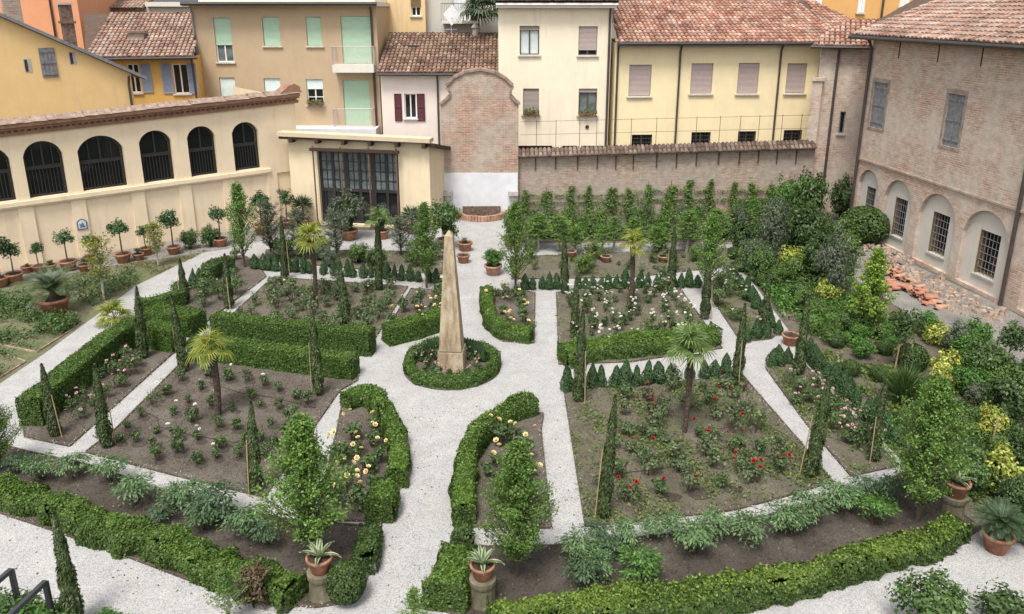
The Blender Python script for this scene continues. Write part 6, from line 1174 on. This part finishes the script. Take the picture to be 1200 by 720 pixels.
# rubble and stacked tiles by the brick building
def f_tile():
    vs = []
    for y, r in ((0,0.1),(0.42,0.08)):
        for k in range(6): a = pi*k/5; vs.append((-r*cos(a), y, r*0.8*sin(a)))
        for k in range(6): a = pi*k/5; vs.append((-(r-.018)*cos(a), y, (r-.018)*0.8*sin(a)))
    return MB().add(vs, [(k,k+1,k+13,k+12) for k in range(5)]+[(k+7,k+6,k+18,k+19) for k in range(5)]+[(k+6,k+7,k+1,k) for k in range(5)]+[(k+12,k+13,k+19,k+18) for k in range(5)]+[(0,12,18,6),(5,11,23,17)]).mesh('tile')
tm = {'a': mk(f_tile(), 'rubble_red'), 'b': mk(f_tile(), 'terracotta_pale')}
rr = random.Random(6)
for q0, nx, ny in (((1040,320),5,3),((1056,328),6,2),((1046,338),5,2),((1082,350),6,3),((1064,340),4,2),((1098,360),4,1),((1030,312),4,1)):
    P = G(*q0); t = empty('tile_stack', (P[0],P[1],0.0), radians(-60+rr.uniform(-45,45)), 'stack of old red roof tiles on the ground by the brick arches', 'tiles', 'stacks of tiles by the brick building')
    for z in range(ny):
        for i in range(nx):
            o = bpy.data.objects.new('tile', tm[rr.choice('aab')]); COL.objects.link(o); o.parent = t; o.location = (i*0.19-nx*0.09+rr.uniform(-.02,.02), rr.uniform(-.16,.16)-0.2, 0.02+z*0.08); o.rotation_euler = (rr.uniform(-.15,.15),rr.uniform(-.15,.15),rr.uniform(-.45,.45))
m = MB(); m2 = MB()
for i in range(300):
    f = rr.random()**1.3; x = 1020+f*150+rr.gauss(0,9); y = 299+f*76+rr.gauss(0,6)-(f < .3)*4; P = G(x, y); s_ = rr.uniform(.04,.14); mm = m if rr.random() < .65 else m2; a = rr.random()*3; o = []
    for dz in (0, 1):
        for k in range(4): b_ = a+k*pi/2+rr.uniform(-.3,.3); o.append((P[0]+s_*cos(b_)*(1-.3*dz), P[1]+s_*sin(b_)*(1-.3*dz), dz*s_*rr.uniform(.6,1.2)+(0.15*rr.random() if f < .25 else 0)))
    mm.add(o, [(3,2,1,0),(4,5,6,7),(0,1,5,4),(1,2,6,5),(2,3,7,6),(3,0,4,7)])
tag(m.build('rubble', 'rubble'), 'scattered pale broken stones along the foot of the brick building', 'rubble', kind='stuff'); tag(m2.build('brick_rubble', 'brick_edge'), 'scattered broken bricks along the foot of the brick building', 'rubble', kind='stuff')

# ------------------------------------------------------------------ ground cover (nobody could count it)
def cover(name, polys, dens, L, W, mat, label, seed, hmax=0.08, patch=True, up=0.6, z=BEDZ):
    r3 = np.random.default_rng(seed); allP = []
    for P in polys:
        A = abs(sum(P[i-1][0]*P[i][1]-P[i][0]*P[i-1][1] for i in range(len(P))))/2; S = scatter(P, int(A*dens), r3)
        if len(S) == 0: continue
        S3 = np.column_stack([S, np.zeros(len(S))])
        if patch: S3 = S3[vnoise(S3, 0.55, seed)+0.5*vnoise(S3, 1.6, seed+3)+0.35*r3.normal(size=len(S3)) > 0.15]
        allP.append(S3)
    S3 = np.concatenate(allP); S3[:,2] = z+hmax*r3.random(len(S3))
    V = leafq(r3, S3, np.tile([0,0,up],(len(S3),1)), L, W, nj=0.6); o = bpy.data.objects.new(name, quads_mesh(name, V)); COL.objects.link(o); o.data.materials.append(MATS[mat]); tag(o, label, 'ground cover', kind='stuff')
pp = px_poly
cover('weeds', [BEDS['BRF'], BEDS['RRF'], BEDS['RRB']], 800, 0.07, 0.03, 'weed', 'low weeds between the roses of the right beds', 1)
cover('weeds', [BEDS['BRB'], BEDS['BLB'], BEDS['SBL'], BEDS['SBR']], 150, 0.07, 0.03, 'weed', 'low weeds between the shrubs of the far beds', 2)
cover('ground_cover', [BEDS['GL1'], BEDS['GL2']], 2000, 0.085, 0.045, 'shrub', 'dense low green planting in the left beds by the lawn', 3, 0.3, True, 0.8)
cover('ground_cover', [pp([(60,352),(110,362),(165,330),(150,318),(100,330)]), pp([(0,348),(50,345),(30,360),(-30,365)])], 700, 0.09, 0.05, 'rose_leaf', 'patchy low plants around the potted cycad', 4, 0.3)
cover('grass', [pp([(0,345),(60,350),(160,334),(246,294),(220,295),(100,320)])], 900, 0.09, 0.018, 'dry_grass', 'short dry grass on the lawn before the citrus pots', 5, 0.04, True, 0.2, 0.01)
cover('ground_cover', [pp([(940,360),(1010,350),(1060,400),(1010,412),(960,400)]), pp([(880,330),(960,330),(960,360),(900,350)]), pp([(895,345),(940,345),(960,395),(930,390)])], 900, 0.1, 0.06, 'lush', 'dense low leafy planting on the right side behind the box balls', 6, 0.25)
cover('ground_cover', [pp([(945,405),(1060,400),(1160,480),(1200,600),(1150,615),(1060,545)])], 800, 0.09, 0.05, 'weed', 'sparse low plants on the right side planting', 7, 0.12, True, 0.8, 0.01)
cover('ground_cover', [pp([(860,285),(955,262),(1000,290),(1000,340),(900,345),(865,318)])], 700, 0.12, 0.06, 'shrub', 'dense leafy undergrowth below the far right shrubs', 8, 0.35, True, 0.8, 0.01)
cover('leaf_litter', [BEDS['SFL'], BEDS['SFR'], BEDS['BLF'], BEDS['ILF'], BEDS['IRF'], BEDS['LLF']], 26, 0.04, 0.025, 'dry_grass', 'scattered dry leaves on the soil of the front beds', 9, 0.01, False, 1.0)
cover('leaf_litter', [pp([(420,720),(470,470),(540,480),(650,460),(680,620),(640,640),(520,720)]), pp([(0,610),(300,710),(400,720),(0,720)])], 9, 0.045, 0.03, 'rose_leaf', 'scattered fallen leaves on the white gravel', 10, 0.006, False, 1.2, 0.01)

def lumps(name, pts, lo, hi, mat, label, seed):
    r3 = np.random.default_rng(seed); n = len(pts); B = np.array([(1,0,-.2),(-.5,.87,-.2),(-.5,-.87,-.2),(0,0,.7)]); V = []; Fc = []
    a = r3.random(n)*6.28; sc = r3.uniform(lo, hi, n)
    V = np.concatenate([np.stack([pts[:,0]+sc*(b[0]*np.cos(a)-b[1]*np.sin(a)), pts[:,1]+sc*(b[0]*np.sin(a)+b[1]*np.cos(a))*0.8, pts[:,2]+sc*b[2]], axis=1)[:,None,:] for b in B], axis=1).reshape(-1,3)
    me = bpy.data.meshes.new(name); me.from_pydata(V.tolist(), [], [f for i in range(n) for f in ((4*i,4*i+1,4*i+3),(4*i+1,4*i+2,4*i+3),(4*i+2,4*i,4*i+3))]); me.materials.append(MATS[mat]); o = bpy.data.objects.new(name, me); COL.objects.link(o); tag(o, label, 'stones', kind='stuff')
r3 = np.random.default_rng(31); E_ = []; W3 = []
for k, P in BEDS.items():
    if k in ('BW','GL1','GL2'): continue
    for i in range(len(P)):
        a, c = np.array(P[i]), np.array(P[(i+1) % len(P)]); L_ = np.linalg.norm(c-a); d_ = (c-a)/L_; q_ = np.array([d_[1],-d_[0]]); n_ = int(L_*28)
        for f, off in zip(r3.random(n_), r3.normal(size=n_)*0.05): E_.append((*(a+d_*L_*f+q_*off), BEDZ+0.012))
        for f in r3.random(int(L_*1.2)):
            b_ = a+d_*L_*f
            for _ in range(9): W3.append((b_[0]+r3.normal()*0.035, b_[1]+r3.normal()*0.035, BEDZ+0.03*r3.random()))
lumps('loose_gravel', np.array(E_), 0.008, 0.02, 'stone_chip', 'loose white stones spilled along the edges of the beds', 1)
W3 = np.array(W3); o = bpy.data.objects.new('weeds', quads_mesh('weeds', leafq(r3, W3, np.tile([0,0,.6],(len(W3),1)), 0.05, 0.022))); COL.objects.link(o); o.data.materials.append(MATS['weed']); tag(o, 'small weeds growing along the edges of the gravel', 'weeds', kind='stuff')
for k, mt, dn in (('BLF','soil',110),('ILF','soil',80),('IRF','soil',80),('LLF','soil',80),('BRF','soil_weedy',90),('SFL','soil_dark',70),('SFR','soil_dark',70)):
    A_ = abs(sum(BEDS[k][i-1][0]*BEDS[k][i][1]-BEDS[k][i][0]*BEDS[k][i-1][1] for i in range(len(BEDS[k]))))/2; S_ = scatter(BEDS[k], int(A_*dn), r3); lumps('soil_clods', np.column_stack([S_, np.full(len(S_), BEDZ+0.004)]), 0.012, 0.04, mt, 'crumbly clods of soil between the plants', 5)

# strip bed plants in front of the pavilion
rr = random.Random(23)
for i in range(22):
    x = 318+rr.random()*200; y = 297+rr.random()*16; P = G(x, y); plant(rr.choice(['shrub_olive','rose_big','shrub','shrub_olive']), 'border_shrub', (P[0],P[1],BEDZ-.01), 'soft grey-green shrub in the strip bed before the pavilion', 'shrub', 'shrubs of the pavilion strip bed', rr.uniform(.55,.9))
for q, yt in (((318,303),238),((352,300),246),((395,303),250),((470,300),254),((492,300),246)): tree('tree_olive', q, yt, 34, 'loose grey-green olive sapling in the strip bed before the pavilion', 'olive_tree', (0.55,2.6), 'olive saplings of the pavilion strip bed')

# ------------------------------------------------------------------ stair railing, bottom left
t = empty('stair_railing', (*G(-6,760)[:2], 0), 0, 'black square-tube stair railing beside the foreground cypress', 'railing')
def bar(a, c, w_=0.032):
    a, c = np.array(a), np.array(c); d = (c-a)/np.linalg.norm(c-a); s_ = np.cross(d, (0,0,1) if abs(d[2]) < .9 else (0,1,0)); s_ /= np.linalg.norm(s_); u_ = np.cross(s_, d); vs = []
    for p in (a, c):
        for sx, su in ((-1,-1),(1,-1),(1,1),(-1,1)): vs.append(p+s_*w_*sx+u_*w_*su)
    return MB().add(vs, [(3,2,1,0),(4,5,6,7),(0,1,5,4),(1,2,6,5),(2,3,7,6),(3,0,4,7)])
O_ = np.array(t.location); zr = 1.0
for k, (top_, low) in enumerate((((13,668),(-70,740)), ((53,682),(-10,742)))):
    a = G(*top_, zr)-O_; c = G(*low, zr-0.0)-O_; bar(a, c).build('handrail', 'rail_metal', t); bar(a, (a[0],a[1],0)).build('post', 'rail_metal', t); bar(c, (c[0],c[1],0)).build('post', 'rail_metal', t)
